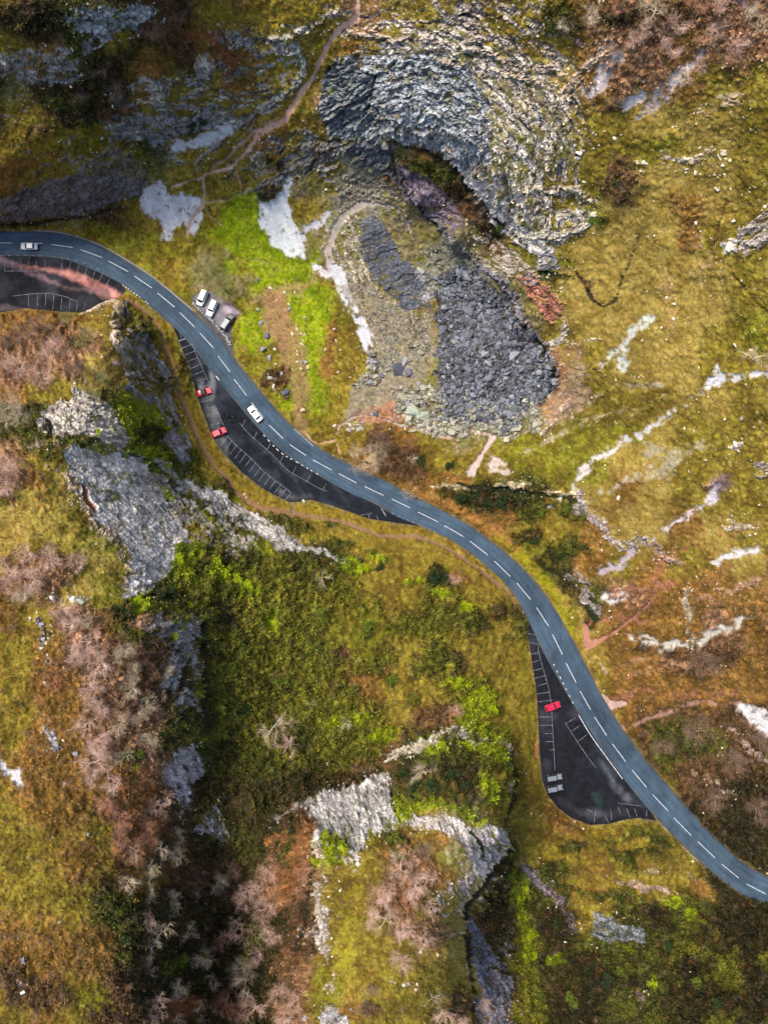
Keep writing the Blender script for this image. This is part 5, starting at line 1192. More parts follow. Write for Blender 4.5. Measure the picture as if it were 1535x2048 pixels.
batch([(889,662,22,'dark'),(939,632,34,'dark'),(925,640,18,'slate'),(920,625,16,'slate'),(934,697,17,'dark'),(912,688,14,'grey'),(953,684,14,'slate'),(965,670,12,'dark'),(967,708,16,'grey'),(976,723,22,'grey'),(982,715,12,'pale'),(1022,709,26,'grey'),(934,735,20,'dark'),(895,735,18,'grey'),(898,737,9,'pale'),(948,700,14,'slate'),(985,741,14,'dark'),(1042,730,16,'dark'),(1074,757,18,'green'),(1080,768,14,'green'),(1085,740,16,'grey'),(1010,755,14,'grey'),(955,752,16,'dark'),(980,755,16,'slate'),(1050,800,16,'pale'),(1064,812,14,'green'),(900,700,12,'slate'),(915,720,12,'dark'),(1000,690,12,'slate'),(960,605,12,'grey'),(982,596,10,'green'),(930,600,12,'slate')], 'lying in the dark rockfall', 'big blocks in the rockfall', sink=.2)
# the rockfall's many mid-sized blocks: nothing tells them apart
cnt = 0
rr = random.Random(5)
while cnt < 190:
    u = rr.uniform(865, 1108); v = rr.uniform(525, 860)
    if poly_sd(np.array([u]), np.array([v]), PIT)[0] > -3: continue
    tn_ = rr.choice(['slate', 'dark', 'dark', 'grey', 'grey'])
    zone = 'top' if v < 620 else ('middle' if v < 740 else 'lower')
    boulder(u, v, rr.uniform(6, 12), tn_, f"{ {'slate': 'slate-dark', 'dark': 'dark grey', 'grey': 'mid grey'}[tn_]} angular block tumbled among many in the {zone} part of the rockfall", 'tumbled blocks of the rockfall', rr.randint(0, 4), 'fallen_block', .2)
    cnt += 1
batch([(1462,492,26,'pale'),(1455,506,10,'pale'),(1475,500,12,'grey'),(1229,274,12,'pale'),(1158,304,14,'pale'),(1157,316,10,'grey'),(1290,325,16,'pale'),(1277,321,8,'pale'),(1285,340,10,'pale'),(1322,300,9,'pale'),(1390,345,11,'pale'),(1372,343,8,'pale'),(1438,314,14,'pale'),(1360,322,9,'grey'),(1432,378,12,'pale'),(1395,443,9,'pale'),(1400,460,9,'pale'),(1468,440,10,'pale'),(1332,596,8,'pale'),(1350,606,9,'pale'),(1348,637,8,'pale'),(1324,654,7,'pale'),(1285,680,8,'buff'),(1332,679,7,'pale'),(1470,889,18,'pale'),(1485,878,7,'buff'),(1410,921,8,'pale'),(1414,919,6,'buff'),(1236,996,11,'pale'),(1380,943,7,'pale'),(1470,690,10,'pale'),(1500,700,9,'buff'),(1452,838,8,'pale'),(1486,835,8,'grey')], 'on the upper right slope', 'stones scattered on the right slope')
batch([(120,1843,12,'buff'),(50,1914,14,'grey'),(48,1960,14,'grey'),(52,1972,11,'pale'),(38,1958,8,'buff'),(40,1873,7,'pale'),(105,1465,12,'grey'),(108,1495,10,'grey'),(152,1506,12,'grey'),(130,1565,10,'grey'),(90,1365,12,'pale'),(172,1668,8,'grey'),(105,1675,8,'buff'),(85,1250,11,'grey'),(88,1280,12,'grey'),(86,1298,10,'pale'),(145,1202,16,'pale'),(162,1206,14,'green'),(108,1200,13,'pale')], 'on the lower left hilltop', 'stones on the lower left hilltop')
batch([(843,1881,11,'pale'),(838,1900,7,'pale'),(851,1862,8,'pale'),(645,1882,10,'pale'),(654,1876,10,'pale'),(684,1780,8,'pale'),(718,1730,14,'pale'),(712,1742,10,'grey'),(806,1968,12,'pale'),(828,1975,10,'pale'),(870,1905,9,'buff'),(866,1820,10,'pale'),(672,2030,22,'grey'),(688,2036,16,'grey'),(590,2038,20,'grey'),(625,2034,14,'grey'),(642,1830,9,'pale'),(636,1850,10,'pale')], 'on the bottom spur', 'stones on the bottom spur')
batch([(92,612,0,'pale')][:0] + [(78,610,6,'pale'),(222,520,5,'pale'),(1050,1548,6,'pale'),(1058,1628,6,'pale'),(1164,1658,6,'pale'),(1148,1643,5,'pale'),(1077,1633,5,'pale'),(607,1002,7,'pale'),(492,995,6,'pale'),(1086,1433,5,'pale'),(1146,1577,4,'pale'),(652,1530,7,'pale'),(1288,1523,6,'pale'),(1366,1610,5,'pale'),(1409,1619,7,'buff'),(1516,1729,7,'pale'),(1530,1740,8,'buff'),(1174,1480,6,'pale')], 'beside the road or a lay-by', 'single stones near the road')

# low broken stone wall between the pull-in and the road
wl = empty('stone_wall', flat(425, 645))
tag(wl, 'low broken stone wall between the gravel pull-in and the road', 'wall')
wp = spline([(387,607),(400,620),(412,630),(425,642),(436,655),(448,668),(456,680),(461,690)], 2.0)
for k, p in enumerate(wp):
    if 8 < k % 26 < 11: continue
    for rowi in range(2):
        u = p[0] + rr.uniform(-1.3, 1.3); v = p[1] + rr.uniform(-1.3, 1.3)
        q = flat(u, v, .1 + rowi * .32)
        o = part('stone', BM[rr.choice(['grey', 'dark', 'green', 'grey'])][rr.randint(0, 4)], wl)
        s_ = rr.uniform(.20, .38)
        o.location = q - wl.location; o.scale = (s_ * 1.3, s_, s_ * .8); o.rotation_euler = (0, 0, rr.uniform(0, 6.28))

# ------------------------------------------------------------------ trees and bushes
BARK = {'pink': (.60, .40, .31), 'grey': (.46, .37, .25), 'pale': (.58, .46, .31), 'rust': (.42, .21, .13), 'brown': (.22, .145, .10), 'olive': (.33, .31, .12), 'purple': (.25, .17, .21)}
M_BARK = {k: mat_flat('bark_' + k, v, .9, .1, 0, .35, 1.5) for k, v in BARK.items()}
def tubes(segs):
    """tapered three-sided tubes: list of (p0, r0, p1, r1)"""
    S = np.array([[*a, ra, *b, rb] for a, ra, b, rb in segs], float)
    p0 = S[:, :3]; r0 = S[:, 3:4]; p1 = S[:, 4:7]; r1 = S[:, 7:8]
    d = unit(p1 - p0); s = unit(np.cross(d, np.array([.3, .5, .81]) + 0 * d)); t = np.cross(d, s)
    co = []
    for pp, rr_ in ((p0, r0), (p1, r1)):
        for k in range(3):
            a = k * 2.0944
            co.append(pp + (s * math.cos(a) + t * math.sin(a)) * rr_)
    co = np.stack(co, 1); n = len(S)
    f = np.array([[0, 1, 4, 3], [1, 2, 5, 4], [2, 0, 3, 5]])
    return co.reshape(-1, 3), (f[None] + (np.arange(n) * 6)[:, None, None]).reshape(-1, 4)
def grow(r, p, d, L, rad, depth, segs, spread, flatk):
    """a limb that wanders, thinning, with side shoots"""
    n = (2, 3, 4, 6)[depth]
    bend = r.gauss(0, .16)
    for i in range(n):
        d2 = Vector((d.x - d.y * bend + r.gauss(0, .17), d.y + d.x * bend + r.gauss(0, .17), d.z * (1 - flatk) + r.gauss(0, .12) + .02)).normalized()
        q = p + d2 * (L / n); r2 = rad * (.84 if n > 1 else .5)
        segs.append((p[:], rad, q[:], r2))
        if depth > 0 and (i > 0 or depth < 3 or r.random() < .5):
            for k in range(1 + (r.random() < (.45 if depth > 1 else .9)) + (depth == 1)):
                a = r.choice((-1, 1)) * r.uniform(.35, 1.0) * spread
                e = Vector((d2.x * math.cos(a) - d2.y * math.sin(a), d2.x * math.sin(a) + d2.y * math.cos(a), d2.z + r.uniform(-.2, .4))).normalized()
                grow(r, q, e, L * r.uniform(.38, .62), r2 * .58, depth - 1, segs, spread, flatk)
        p, d, rad = q, d2, r2
def tree_mesh(seed, limbs, height, spread=1.0, flatk=.12, depth=3, lean=(0, 0)):
    """unit tree: crown radius about 1"""
    r = random.Random(seed)
    tr = [((0, 0, -.15), .062, (lean[0] * .4, lean[1] * .4, height * .45), .05), ((lean[0] * .4, lean[1] * .4, height * .45), .05, (lean[0], lean[1], height * .75), .032)]
    segs = []
    for k in range(limbs):
        a = k * 6.283 / limbs + r.uniform(-.35, .35)
        z = r.uniform(.3, .75) * height
        e = r.uniform(.15, .95)
        base = Vector((lean[0] * z / height, lean[1] * z / height, z))
        grow(r, base, Vector((math.cos(a) * math.cos(e), math.sin(a) * math.cos(e), math.sin(e))), r.uniform(.55, .95), r.uniform(.012, .021), depth, segs, spread, flatk)
    return mesh_np('trunk', *tubes(tr)), mesh_np('branches', *tubes(segs))
PROTO = {}
def proto(kind, k, mat):
    key = (kind, k, mat)
    if key not in PROTO:
        spec = {'spread': dict(limbs=7, height=1.2), 'wispy': dict(limbs=9, height=1.0, spread=1.2), 'shrub': dict(limbs=12, height=.45, spread=1.2, flatk=.05), 'tall': dict(limbs=5, height=1.9, spread=.6, lean=(.25, .5)), 'sparse': dict(limbs=5, height=1.0, spread=.9, lean=(.15, .1))}[kind]
        if ('m', kind, k) not in PROTO: PROTO[('m', kind, k)] = tree_mesh(k * 13 + len(kind) * 5, **spec)
        a, b = PROTO[('m', kind, k)]
        a = a.copy(); b = b.copy()
        a.materials.append(M_BARK[mat]); b.materials.append(M_BARK[mat])
        PROTO[key] = (a, b)
    return PROTO[key]
def leaf_ball(seed, n, rgb, rgb2, size=.16, flat_=.7):
    rs = np.random.default_rng(seed)
    lob = unit(rs.normal(0, 1, (9, 3))) * rs.uniform(.3, .62, (9, 1)) * [1, 1, flat_]
    lob[:, 2] = np.abs(lob[:, 2])
    c = lob[rs.integers(0, 9, n)] + unit(rs.normal(0, 1, (n, 3))) * (rs.uniform(.12, .40, (n, 1)))
    c[:, 2] = np.maximum(c[:, 2], -.05) 
    a = unit(rs.normal(0, 1, (n, 3))); b = unit(np.cross(a, rs.normal(0, 1, (n, 3))))
    s = rs.uniform(.5, 1.2, (n, 1)) * size * .5
    co = np.stack([c - a * s, c + b * s * .7, c + a * s, c - b * s * .7], 1).reshape(-1, 3)
    t = np.repeat(rs.uniform(0, 1, (n, 1)), 4, 0)
    return mesh_np('crown', co, np.arange(n * 4).reshape(-1, 4), M_LEAF, (np.array(rgb) * t + np.array(rgb2) * (1 - t)) )
def tree(u, v, rp, kind, mat, label, group, k, name='bare_tree', cat='tree', ivy=None):
    p = at(u, v); r = rp * upm(p) * (.98 if kind != 'shrub' else .9)
    o = empty(name, p, (u * 3.1 + v * 1.3) % 6.28)
    o.scale = (r * 1.0, r * 1.0, min(r, 4.5) * 1.15)
    a, b = proto(kind, k % 4, mat)
    part('trunk', a, o); part('branches', b, o)
    if ivy: 
        q = part('ivy', LEAF[ivy][k % 2], o); q.scale = (.62, .62, .8)
    return tag(o, label, cat, group)
LEAF = {n: [leaf_ball(900 + i * 3 + j, 620, np.array(a) * .9, np.array(b) * .9) for j in range(2)] for i, (n, a, b) in enumerate([
    ('lime', lin((178, 190, 20)), lin((104, 124, 8))), ('green', lin((108, 120, 32)), lin((52, 66, 20))), ('dark', lin((52, 70, 30)), lin((24, 36, 18))), ('olive', lin((120, 116, 36)), lin((70, 70, 24))),
    ('brown', lin((118, 88, 54)), lin((60, 42, 28))), ('rust', lin((160, 84, 44)), lin((96, 50, 30)))])}
def cluster(items, where, group, name='bare_tree', cat='tree', noun='bare tree', kindword=True):
    items = sorted(items, key=lambda t: t[1]); tot = {}; seen = {}
    for t in items: tot[t[4]] = tot.get(t[4], 0) + 1
    for i, t in enumerate(items):
        u, v, rp, kind, mat = t[:5]; ivy = t[5] if len(t) > 5 else None
        q = seen.get(mat, 0); seen[mat] = q + 1
        mw = {'pink': 'pinkish', 'grey': 'grey', 'pale': 'pale', 'rust': 'rusty', 'brown': 'brown', 'olive': 'olive', 'purple': 'purplish'}[mat]
        lab = f"{mw} {noun} {where}"
        if ivy: lab = f"{mw} {noun} with ivy {where}"
        if tot[mat] > 1: lab += ', ' + ORD[min(q, 27)] + ' of its colour'
        tree(u, v, rp, kind, mat, lab, group, i, name, cat, ivy)
P_, G_, L_, B_, R_, O_ = 'pink', 'grey', 'pale', 'brown', 'rust', 'olive'
W, S, X = 'wispy', 'spread', 'sparse'
cluster([(22,940,40,W,P_),(14,985,32,W,P_),(112,1120,30,W,P_),(62,1108,26,W,P_),(165,1128,26,W,P_),(82,1160,32,W,P_),(30,1152,30,W,P_),(60,1190,26,W,G_),(8,1120,24,W,P_)], 'on the upper left hilltop', 'bare trees on the upper left hilltop')
cluster([(132,1222,24,S,P_),(152,1245,30,W,P_),(185,1285,36,S,P_),(208,1325,32,W,P_),(160,1302,26,W,P_),(195,1372,32,S,P_),(204,1404,30,W,P_),(182,1440,30,S,P_),(212,1472,30,W,P_),(202,1512,40,S,P_),(232,1552,30,S,P_),(190,1545,24,W,P_),(180,1240,26,X,G_),(250,1300,28,W,G_),(262,1375,26,W,G_),(292,1402,26,S,G_),(330,1335,24,W,G_),(270,1340,24,W,G_),(300,1470,26,W,G_),(245,1440,26,W,G_),(280,1430,22,S,G_),(250,1505,26,X,G_,'green')], 'in the wood along the left ridge', 'bare trees along the left ridge')
cluster([(215,1592,28,S,R_),(242,1622,30,W,R_),(252,1662,30,S,R_),(278,1690,28,W,R_),(300,1655,30,W,R_),(312,1600,26,S,P_),(330,1590,24,W,P_),(258,1752,28,S,L_),(300,1750,34,S,L_),(342,1700,26,W,G_),(332,1790,28,W,G_),(270,1700,22,X,L_),(300,1720,26,S,L_),(350,1665,22,W,G_),(310,1690,26,X,L_)], 'in the rusty wood left of the gully', 'bare trees of the rusty wood')
cluster([(290,1822,30,W,P_),(312,1850,38,X,L_),(300,1880,30,S,L_),(370,1848,28,S,L_),(292,1932,24,X,P_),(300,1990,34,S,P_),(298,2020,30,W,P_),(340,1960,26,W,L_),(400,1900,30,W,L_),(440,1860,28,S,R_),(420,1942,26,W,L_),(388,1905,26,X,L_,'green'),(390,2012,28,S,L_),(350,2030,30,S,L_),(430,2020,26,X,P_)], 'in the thicket at the bottom left', 'bare trees of the bottom left thicket')
cluster([(480,1832,32,S,P_),(502,1762,38,W,P_),(540,1800,34,W,P_),(520,1890,28,S,P_),(560,1852,26,W,P_),(482,1922,30,W,L_,'lime'),(452,2000,30,W,R_),(520,2002,34,S,P_),(570,1962,28,W,P_),(505,1950,30,S,L_),(582,2022,28,W,P_),(500,1980,26,S,P_),(432,1750,26,W,G_),(470,1722,24,W,B_),(560,1712,24,W,R_),(600,1985,30,W,P_),(545,1730,26,W,P_),(525,1850,30,X,O_)], 'in the gully left of the spur', 'bare trees in the gully left of the spur')
cluster([(800,1732,30,S,P_),(826,1765,30,W,P_),(772,1782,28,W,P_),(848,1750,26,S,P_),(772,1828,32,X,L_),(745,1825,24,W,P_),(802,1850,26,W,P_),(834,1868,24,S,P_),(800,1905,26,W,P_),(742,1962,24,W,B_),(858,1800,24,S,P_),(840,1690,30,W,B_),(790,1712,20,S,L_,'green'),(730,2000,22,W,B_)], 'on top of the spur', 'bare trees on the spur')
cluster([(878,2012,30,S,P_),(862,1985,24,X,L_),(958,1990,22,S,P_),(905,2030,24,W,P_)], 'down the right side of the spur', 'bare trees beside the spur')
cluster([(562,1430,44,'tall',L_),(580,1470,30,'tall',P_),(622,1405,20,'tall',O_),(895,1432,28,S,R_),(852,1552,32,X,L_),(905,1420,18,W,P_),(640,1165,20,X,L_),(690,1440,20,X,G_)], 'standing in the green bowl', 'bare trees in the green bowl')
cluster([(408,552,36,W,O_),(452,582,38,W,O_),(440,560,26,S,O_),(425,535,26,W,O_),(500,560,14,W,G_),(516,600,12,W,G_)], 'on the grass behind the three parked vehicles', 'bare trees behind the parked vehicles')
cluster([(732,922,34,S,L_),(750,905,30,W,G_),(745,935,22,W,L_),(816,988,18,S,G_),(762,880,26,W,B_),(712,905,18,W,L_),(825,918,12,X,L_)], 'beside the middle of the road', 'bare trees beside the road')
cluster([(1505,718,34,S,L_),(1535,735,20,W,P_),(1432,965,22,W,'purple'),(1450,960,18,W,'purple'),(1402,1310,40,W,B_),(1388,1452,40,W,B_),(1320,1480,30,W,B_),(1460,1500,36,W,B_),(1500,1600,36,W,B_),(905,1160,16,W,P_),(1510,1470,30,W,B_),(1420,1580,34,W,B_)], 'on the lower right slope', 'bare trees and bushes on the right slope')
cluster([(1310,30,36,S,L_),(1352,62,28,W,P_),(1290,62,24,W,P_),(1422,70,28,W,P_),(1180,42,26,W,L_),(1132,52,20,W,L_),(1492,42,26,S,L_),(1242,22,24,W,R_),(1382,20,28,W,R_),(1470,100,28,W,P_),(1520,70,24,S,L_),(1230,100,24,W,P_),(1270,85,28,W,P_),(1340,110,24,W,P_),(1360,170,24,S,L_),(1395,140,22,W,P_),(1440,20,22,W,P_),(1325,80,24,W,P_)], 'in the brown wood at the top right', 'bare trees at the top right')
cluster([(60,682,40,'shrub',B_),(122,702,42,'shrub',P_),(42,742,38,'shrub',P_),(162,742,36,'shrub',B_),(92,762,36,'shrub',P_),(30,820,36,W,G_),(182,692,30,'shrub',O_),(12,702,30,'shrub',B_),(205,760,28,'shrub',O_),(90,660,28,'shrub',B_),(50,840,30,W,G_),(140,650,26,'shrub',O_),(100,725,30,'shrub',P_),(20,850,26,W,G_),(185,790,20,'shrub',O_)], 'on the knoll below the top lay-by', 'leafless shrubs on the knoll', 'bare_shrub', 'shrub', 'leafless shrub')
cluster([(1250,372,16,'shrub',B_),(1240,395,12,'shrub',B_),(1236,204,20,'shrub',B_),(1290,1292,10,'shrub',B_),(430,80,22,'shrub',R_),(440,110,16,'shrub',R_),(250,212,10,'shrub',R_),(60,30,30,'shrub',B_),(120,70,26,'shrub',B_),(230,170,34,'shrub',B_),(200,140,30,'shrub',B_),(300,60,30,'shrub',B_),(170,190,28,'shrub',B_),(360,30,24,'shrub',B_)], 'on the upper slopes', 'leafless shrubs on the upper slopes', 'bare_shrub', 'shrub', 'leafless shrub')

def bushes(items, where, group):
    items = sorted(items, key=lambda t: t[1]); tot = {}; seen = {}
    for t in items: tot[t[3]] = tot.get(t[3], 0) + 1
    for i, (u, v, rp, tn) in enumerate(items):
        q = seen.get(tn, 0); seen[tn] = q + 1
        p = at(u, v); r = rp * upm(p)
        o = link('bush', LEAF[tn][i % 2]); o.location = p; o.scale = (r * 1.15, r * 1.15, r * .9); o.rotation_euler = (0, 0, (u + v * 2.3) % 6.28)
        lab = {'lime': 'bright yellow-green', 'green': 'mid green', 'dark': 'very dark green', 'olive': 'olive', 'brown': 'brown', 'rust': 'rusty'}[tn] + f' leafy bush {where}'
        if tot[tn] > 1: lab += ', ' + ORD[min(q, 27)] + ' of its colour'
        tag(o, lab, 'bush', group)
bushes([(352,1128,20,'lime'),(438,1150,22,'lime'),(425,1132,16,'lime'),(466,1165,20,'lime'),(490,1180,20,'lime'),(272,1210,18,'lime'),(256,1208,12,'lime'),(240,1226,22,'dark'),(330,1192,22,'dark'),(310,1202,18,'dark'),(420,1118,18,'dark'),(398,1190,24,'olive'),(378,1200,18,'olive'),(410,1170,18,'olive'),(402,1232,15,'dark'),(455,1178,12,'dark'),(376,1110,14,'green'),(395,1100,16,'green'),(340,1275,12,'lime'),(325,1290,10,'lime'),(370,1215,12,'lime')], 'at the foot of the left crag', 'bushes at the foot of the left crag')
bushes([(292,928,18,'green'),(300,945,14,'green'),(326,938,13,'lime'),(240,912,16,'green'),(284,905,14,'lime'),(360,864,9,'lime'),(190,868,10,'lime'),(350,952,18,'green'),(385,945,20,'olive'),(262,845,16,'lime'),(300,835,16,'lime'),(230,820,14,'lime')], 'on the crag below the knoll', 'bushes on the crag below the knoll')
bushes([(700,1130,15,'lime'),(722,1145,14,'lime'),(745,1110,12,'green'),(880,1192,14,'lime'),(925,1215,14,'lime'),(835,1165,10,'lime'),(862,1160,24,'dark'),(885,1165,16,'dark'),(720,1128,12,'dark'),(758,1138,14,'dark'),(730,1262,24,'green'),(620,1300,24,'green'),(770,1300,20,'olive'),(960,1395,18,'lime'),(975,1420,16,'lime'),(905,1365,16,'lime'),(905,1330,16,'dark'),(690,1425,20,'olive'),(720,1450,20,'olive'),(600,1440,22,'olive'),(560,1360,24,'green'),(480,1300,22,'green'),(450,1340,20,'green'),(700,1380,22,'olive'),(820,1400,20,'olive'),(780,1360,18,'green'),(480,1420,22,'dark'),(640,1240,20,'green'),(840,1260,18,'olive')], 'in the green bowl', 'bushes in the green bowl')
bushes([(950,985,20,'dark'),(925,990,16,'dark'),(1002,998,20,'dark'),(1040,992,18,'dark'),(975,1005,16,'dark'),(1080,1020,16,'green'),(1142,1012,14,'green'),(1170,1030,12,'green'),(1190,1228,16,'dark'),(1182,1210,12,'dark'),(1062,1075,18,'dark'),(1120,1110,16,'dark'),(900,930,14,'dark'),(840,920,16,'dark'),(1130,1170,12,'dark'),(1095,1125,14,'olive')], 'under the ledge right of the road', 'bushes under the ledge right of the road')
bushes([(815,1555,22,'dark'),(840,1580,20,'dark'),(870,1590,20,'dark'),(905,1560,24,'dark'),(870,1550,20,'dark'),(930,1580,18,'dark'),(980,1575,18,'lime'),(1000,1600,14,'olive'),(960,1545,16,'olive'),(935,1500,18,'lime'),(880,1500,14,'lime'),(985,1500,14,'olive'),(840,1615,12,'lime'),(870,1622,10,'lime'),(820,1625,12,'olive'),(780,1660,12,'green'),(782,1690,18,'green'),(805,1725,12,'green'),(640,1720,14,'lime'),(655,1705,12,'lime'),(700,1705,10,'green'),(915,1700,10,'green')], 'on the knob and the face of the spur', 'bushes on the knob and spur')
bushes([(328,1935,22,'green'),(345,1915,18,'green'),(370,1940,18,'dark'),(265,1888,18,'dark'),(240,1875,16,'dark'),(285,1800,14,'dark'),(482,1905,16,'lime'),(495,1925,14,'green'),(265,1528,12,'lime'),(270,1500,12,'green'),(560,1690,18,'dark'),(590,1670,16,'dark'),(540,1710,16,'dark'),(430,1680,16,'dark'),(12,1008,14,'olive'),(320,1690,12,'dark'),(470,1700,14,'dark'),(405,1960,18,'dark'),(380,2045,14,'green'),(520,1965,14,'dark')], 'in the lower left woods', 'bushes in the lower left woods')
bushes([(1122,45,18,'dark'),(1145,60,16,'dark'),(1535,60,16,'dark'),(1200,436,14,'green'),(1185,440,10,'green'),(1000,445,14,'green'),(1010,465,12,'green'),(1242,360,12,'dark'),(960,345,12,'dark'),(925,350,12,'dark'),(540,322,12,'dark'),(525,388,18,'dark'),(555,330,10,'dark'),(388,246,14,'dark'),(405,240,12,'dark'),(905,158,10,'lime'),(940,200,8,'lime'),(660,180,7,'lime'),(1085,712,9,'dark'),(1098,752,8,'dark'),(640,300,12,'brown'),(560,762,16,'brown'),(545,748,14,'brown'),(575,790,12,'brown'),(535,765,12,'brown')], 'on the slopes above the road', 'bushes on the slopes above the road')
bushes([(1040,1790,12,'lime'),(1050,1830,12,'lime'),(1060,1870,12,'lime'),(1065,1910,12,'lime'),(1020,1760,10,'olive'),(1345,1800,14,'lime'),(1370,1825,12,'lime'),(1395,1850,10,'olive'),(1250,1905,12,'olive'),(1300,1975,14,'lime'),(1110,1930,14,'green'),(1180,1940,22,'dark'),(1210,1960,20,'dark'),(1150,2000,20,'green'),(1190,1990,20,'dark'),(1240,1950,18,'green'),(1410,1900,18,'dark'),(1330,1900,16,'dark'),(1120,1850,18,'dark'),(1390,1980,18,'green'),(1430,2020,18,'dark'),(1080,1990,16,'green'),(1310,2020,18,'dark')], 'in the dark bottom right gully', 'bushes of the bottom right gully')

# ------------------------------------------------------------------ vehicles
M_GLASS = mat_flat('car_glass', (.012, .015, .018), .08, .6, 0, .05)
M_TYRE = mat_flat('tyre_rubber', (.02, .02, .02), .85, .2, 0, .2)
M_RIM = mat_flat('wheel_rim', (.35, .36, .37), .35, .5, .7, .1)
M_LAMP = mat_flat('lamp_glass', (.75, .76, .78), .15, .6, 0, .05)
M_TAIL = mat_flat('tail_lamp', (.35, .01, .01), .2, .6, 0, .05)
M_TRIM = mat_flat('black_trim', (.015, .015, .016), .6, .3, 0, .2)
M_PLATE = mat_flat('number_plate', (.6, .6, .55), .5, .3, 0, .05)
PAINTS = {'white': (.82, .82, .80), 'silver': (.36, .39, .42), 'red': (.52, .004, .035), 'scarlet': (.42, .006, .02), 'black': (.012, .013, .016), 'grey': (.15, .17, .185), 'cream': (.74, .74, .70)}
M_CAR = {k: mat_flat('paint_' + k, v, .28, .5, .0, .04, 2, .5) for k, v in PAINTS.items()}

def loft(name, secs, mat, parent, close=True):
    """secs: list of rings of equal length"""
    n = len(secs[0]); co = [p for s_ in secs for p in s_]; f = []
    for i in range(len(secs) - 1):
        for k in range(n):
            k2 = (k + 1) % n
            f.append((i * n + k, i * n + k2, (i + 1) * n + k2, (i + 1) * n + k))
    bm = bmesh.new(); vs = [bm.verts.new(p) for p in co]
    for q in f: bm.faces.new([vs[i] for i in q])
    if close:
        bm.faces.new([vs[i] for i in range(n)]); bm.faces.new([vs[(len(secs) - 1) * n + i] for i in range(n)])
    bmesh.ops.recalc_face_normals(bm, faces=bm.faces)
    for fc in bm.faces: fc.smooth = len(fc.verts) == 4
    me = bpy.data.meshes.new(name); bm.to_mesh(me); bm.free(); me.materials.append(mat)
    return part(name, me, parent)
def ring(x, hw, zb, zt, crown=.03):
    pts = [(-.86 * hw, zb), (-hw, zb + .16), (-hw * 1.0, zb + (zt - zb) * .6), (-hw * .95, zt - .05), (-hw * .84, zt), (-hw * .4, zt + crown), (hw * .4, zt + crown), (hw * .84, zt), (hw * .95, zt - .05), (hw, zb + (zt - zb) * .6), (hw, zb + .16), (.86 * hw, zb)]
    return [(x, y, z) for y, z in pts]
def quad_part(name, pts, mat, parent, off=.012, thick=.02):
    P = [Vector(p) for p in pts]; n = (P[1] - P[0]).cross(P[2] - P[0]).normalized()
    bm = bmesh.new()
    a = [bm.verts.new(p + n * off) for p in P]; b = [bm.verts.new(p + n * (off - thick)) for p in P]
    bm.faces.new(a); bm.faces.new(b[::-1])
    for i in range(len(P)): bm.faces.new([a[i], b[i], b[(i + 1) % len(P)], a[(i + 1) % len(P)]])
    bmesh.ops.recalc_face_normals(bm, faces=bm.faces)
    me = bpy.data.meshes.new(name); bm.to_mesh(me); bm.free(); me.materials.append(mat)
    return part(name, me, parent)
def box_me(name, sx, sy, sz, mat, bev=.02):
    bm = bmesh.new(); bmesh.ops.create_cube(bm, size=1)
    for v in bm.verts: v.co = Vector((v.co.x * sx, v.co.y * sy, v.co.z * sz))
    bmesh.ops.bevel(bm, geom=bm.edges[:], offset=bev, segments=2, affect='EDGES')
    me = bpy.data.meshes.new(name); bm.to_mesh(me); bm.free(); me.materials.append(mat); return me
def cyl_me(name, r, h, mat, seg=20, bev=.03, hub=None):
    bm = bmesh.new()
    bmesh.ops.create_cone(bm, cap_ends=True, segments=seg, radius1=r, radius2=r, depth=h, matrix=Matrix.Rotation(math.pi / 2, 4, 'X'))
    if bev: bmesh.ops.bevel(bm, geom=[e for e in bm.edges if abs(e.verts[0].co.y - e.verts[1].co.y) < 1e-4], offset=bev, segments=2, affect='EDGES')
    me = bpy.data.meshes.new(name); bm.to_mesh(me); bm.free(); me.materials.append(mat); return me
TYRE = cyl_me('tyre', .33, .22, M_TYRE); RIM = cyl_me('rim', .21, .235, M_RIM, 12, .01)

SHAPES = {  # length, half width, bonnet height, belt height, roof height, cabin: base front, top front, top rear, base rear (fractions from the nose), tail height
 'hatch': dict(L=4.1, hw=.88, hood=.88, belt=.95, roof=1.46, cab=(.27, .42, .86, .985), tail=.98),
 'saloon': dict(L=4.5, hw=.90, hood=.86, belt=.93, roof=1.42, cab=(.27, .42, .74, .90), tail=.96),
 'suv': dict(L=4.5, hw=.93, hood=1.02, belt=1.08, roof=1.70, cab=(.26, .38, .93, .99), tail=1.12),
 'van': dict(L=4.2, hw=.92, hood=1.05, belt=1.12, roof=1.85, cab=(.17, .33, .965, .995), tail=1.15),
 'jeep': dict(L=4.3, hw=.93, hood=1.12, belt=1.15, roof=1.86, cab=(.33, .40, .96, .99), tail=1.15),
 'open': dict(L=3.9, hw=.85, hood=.82, belt=.90, roof=1.25, cab=(.34, .44, .66, .76), tail=.92)}
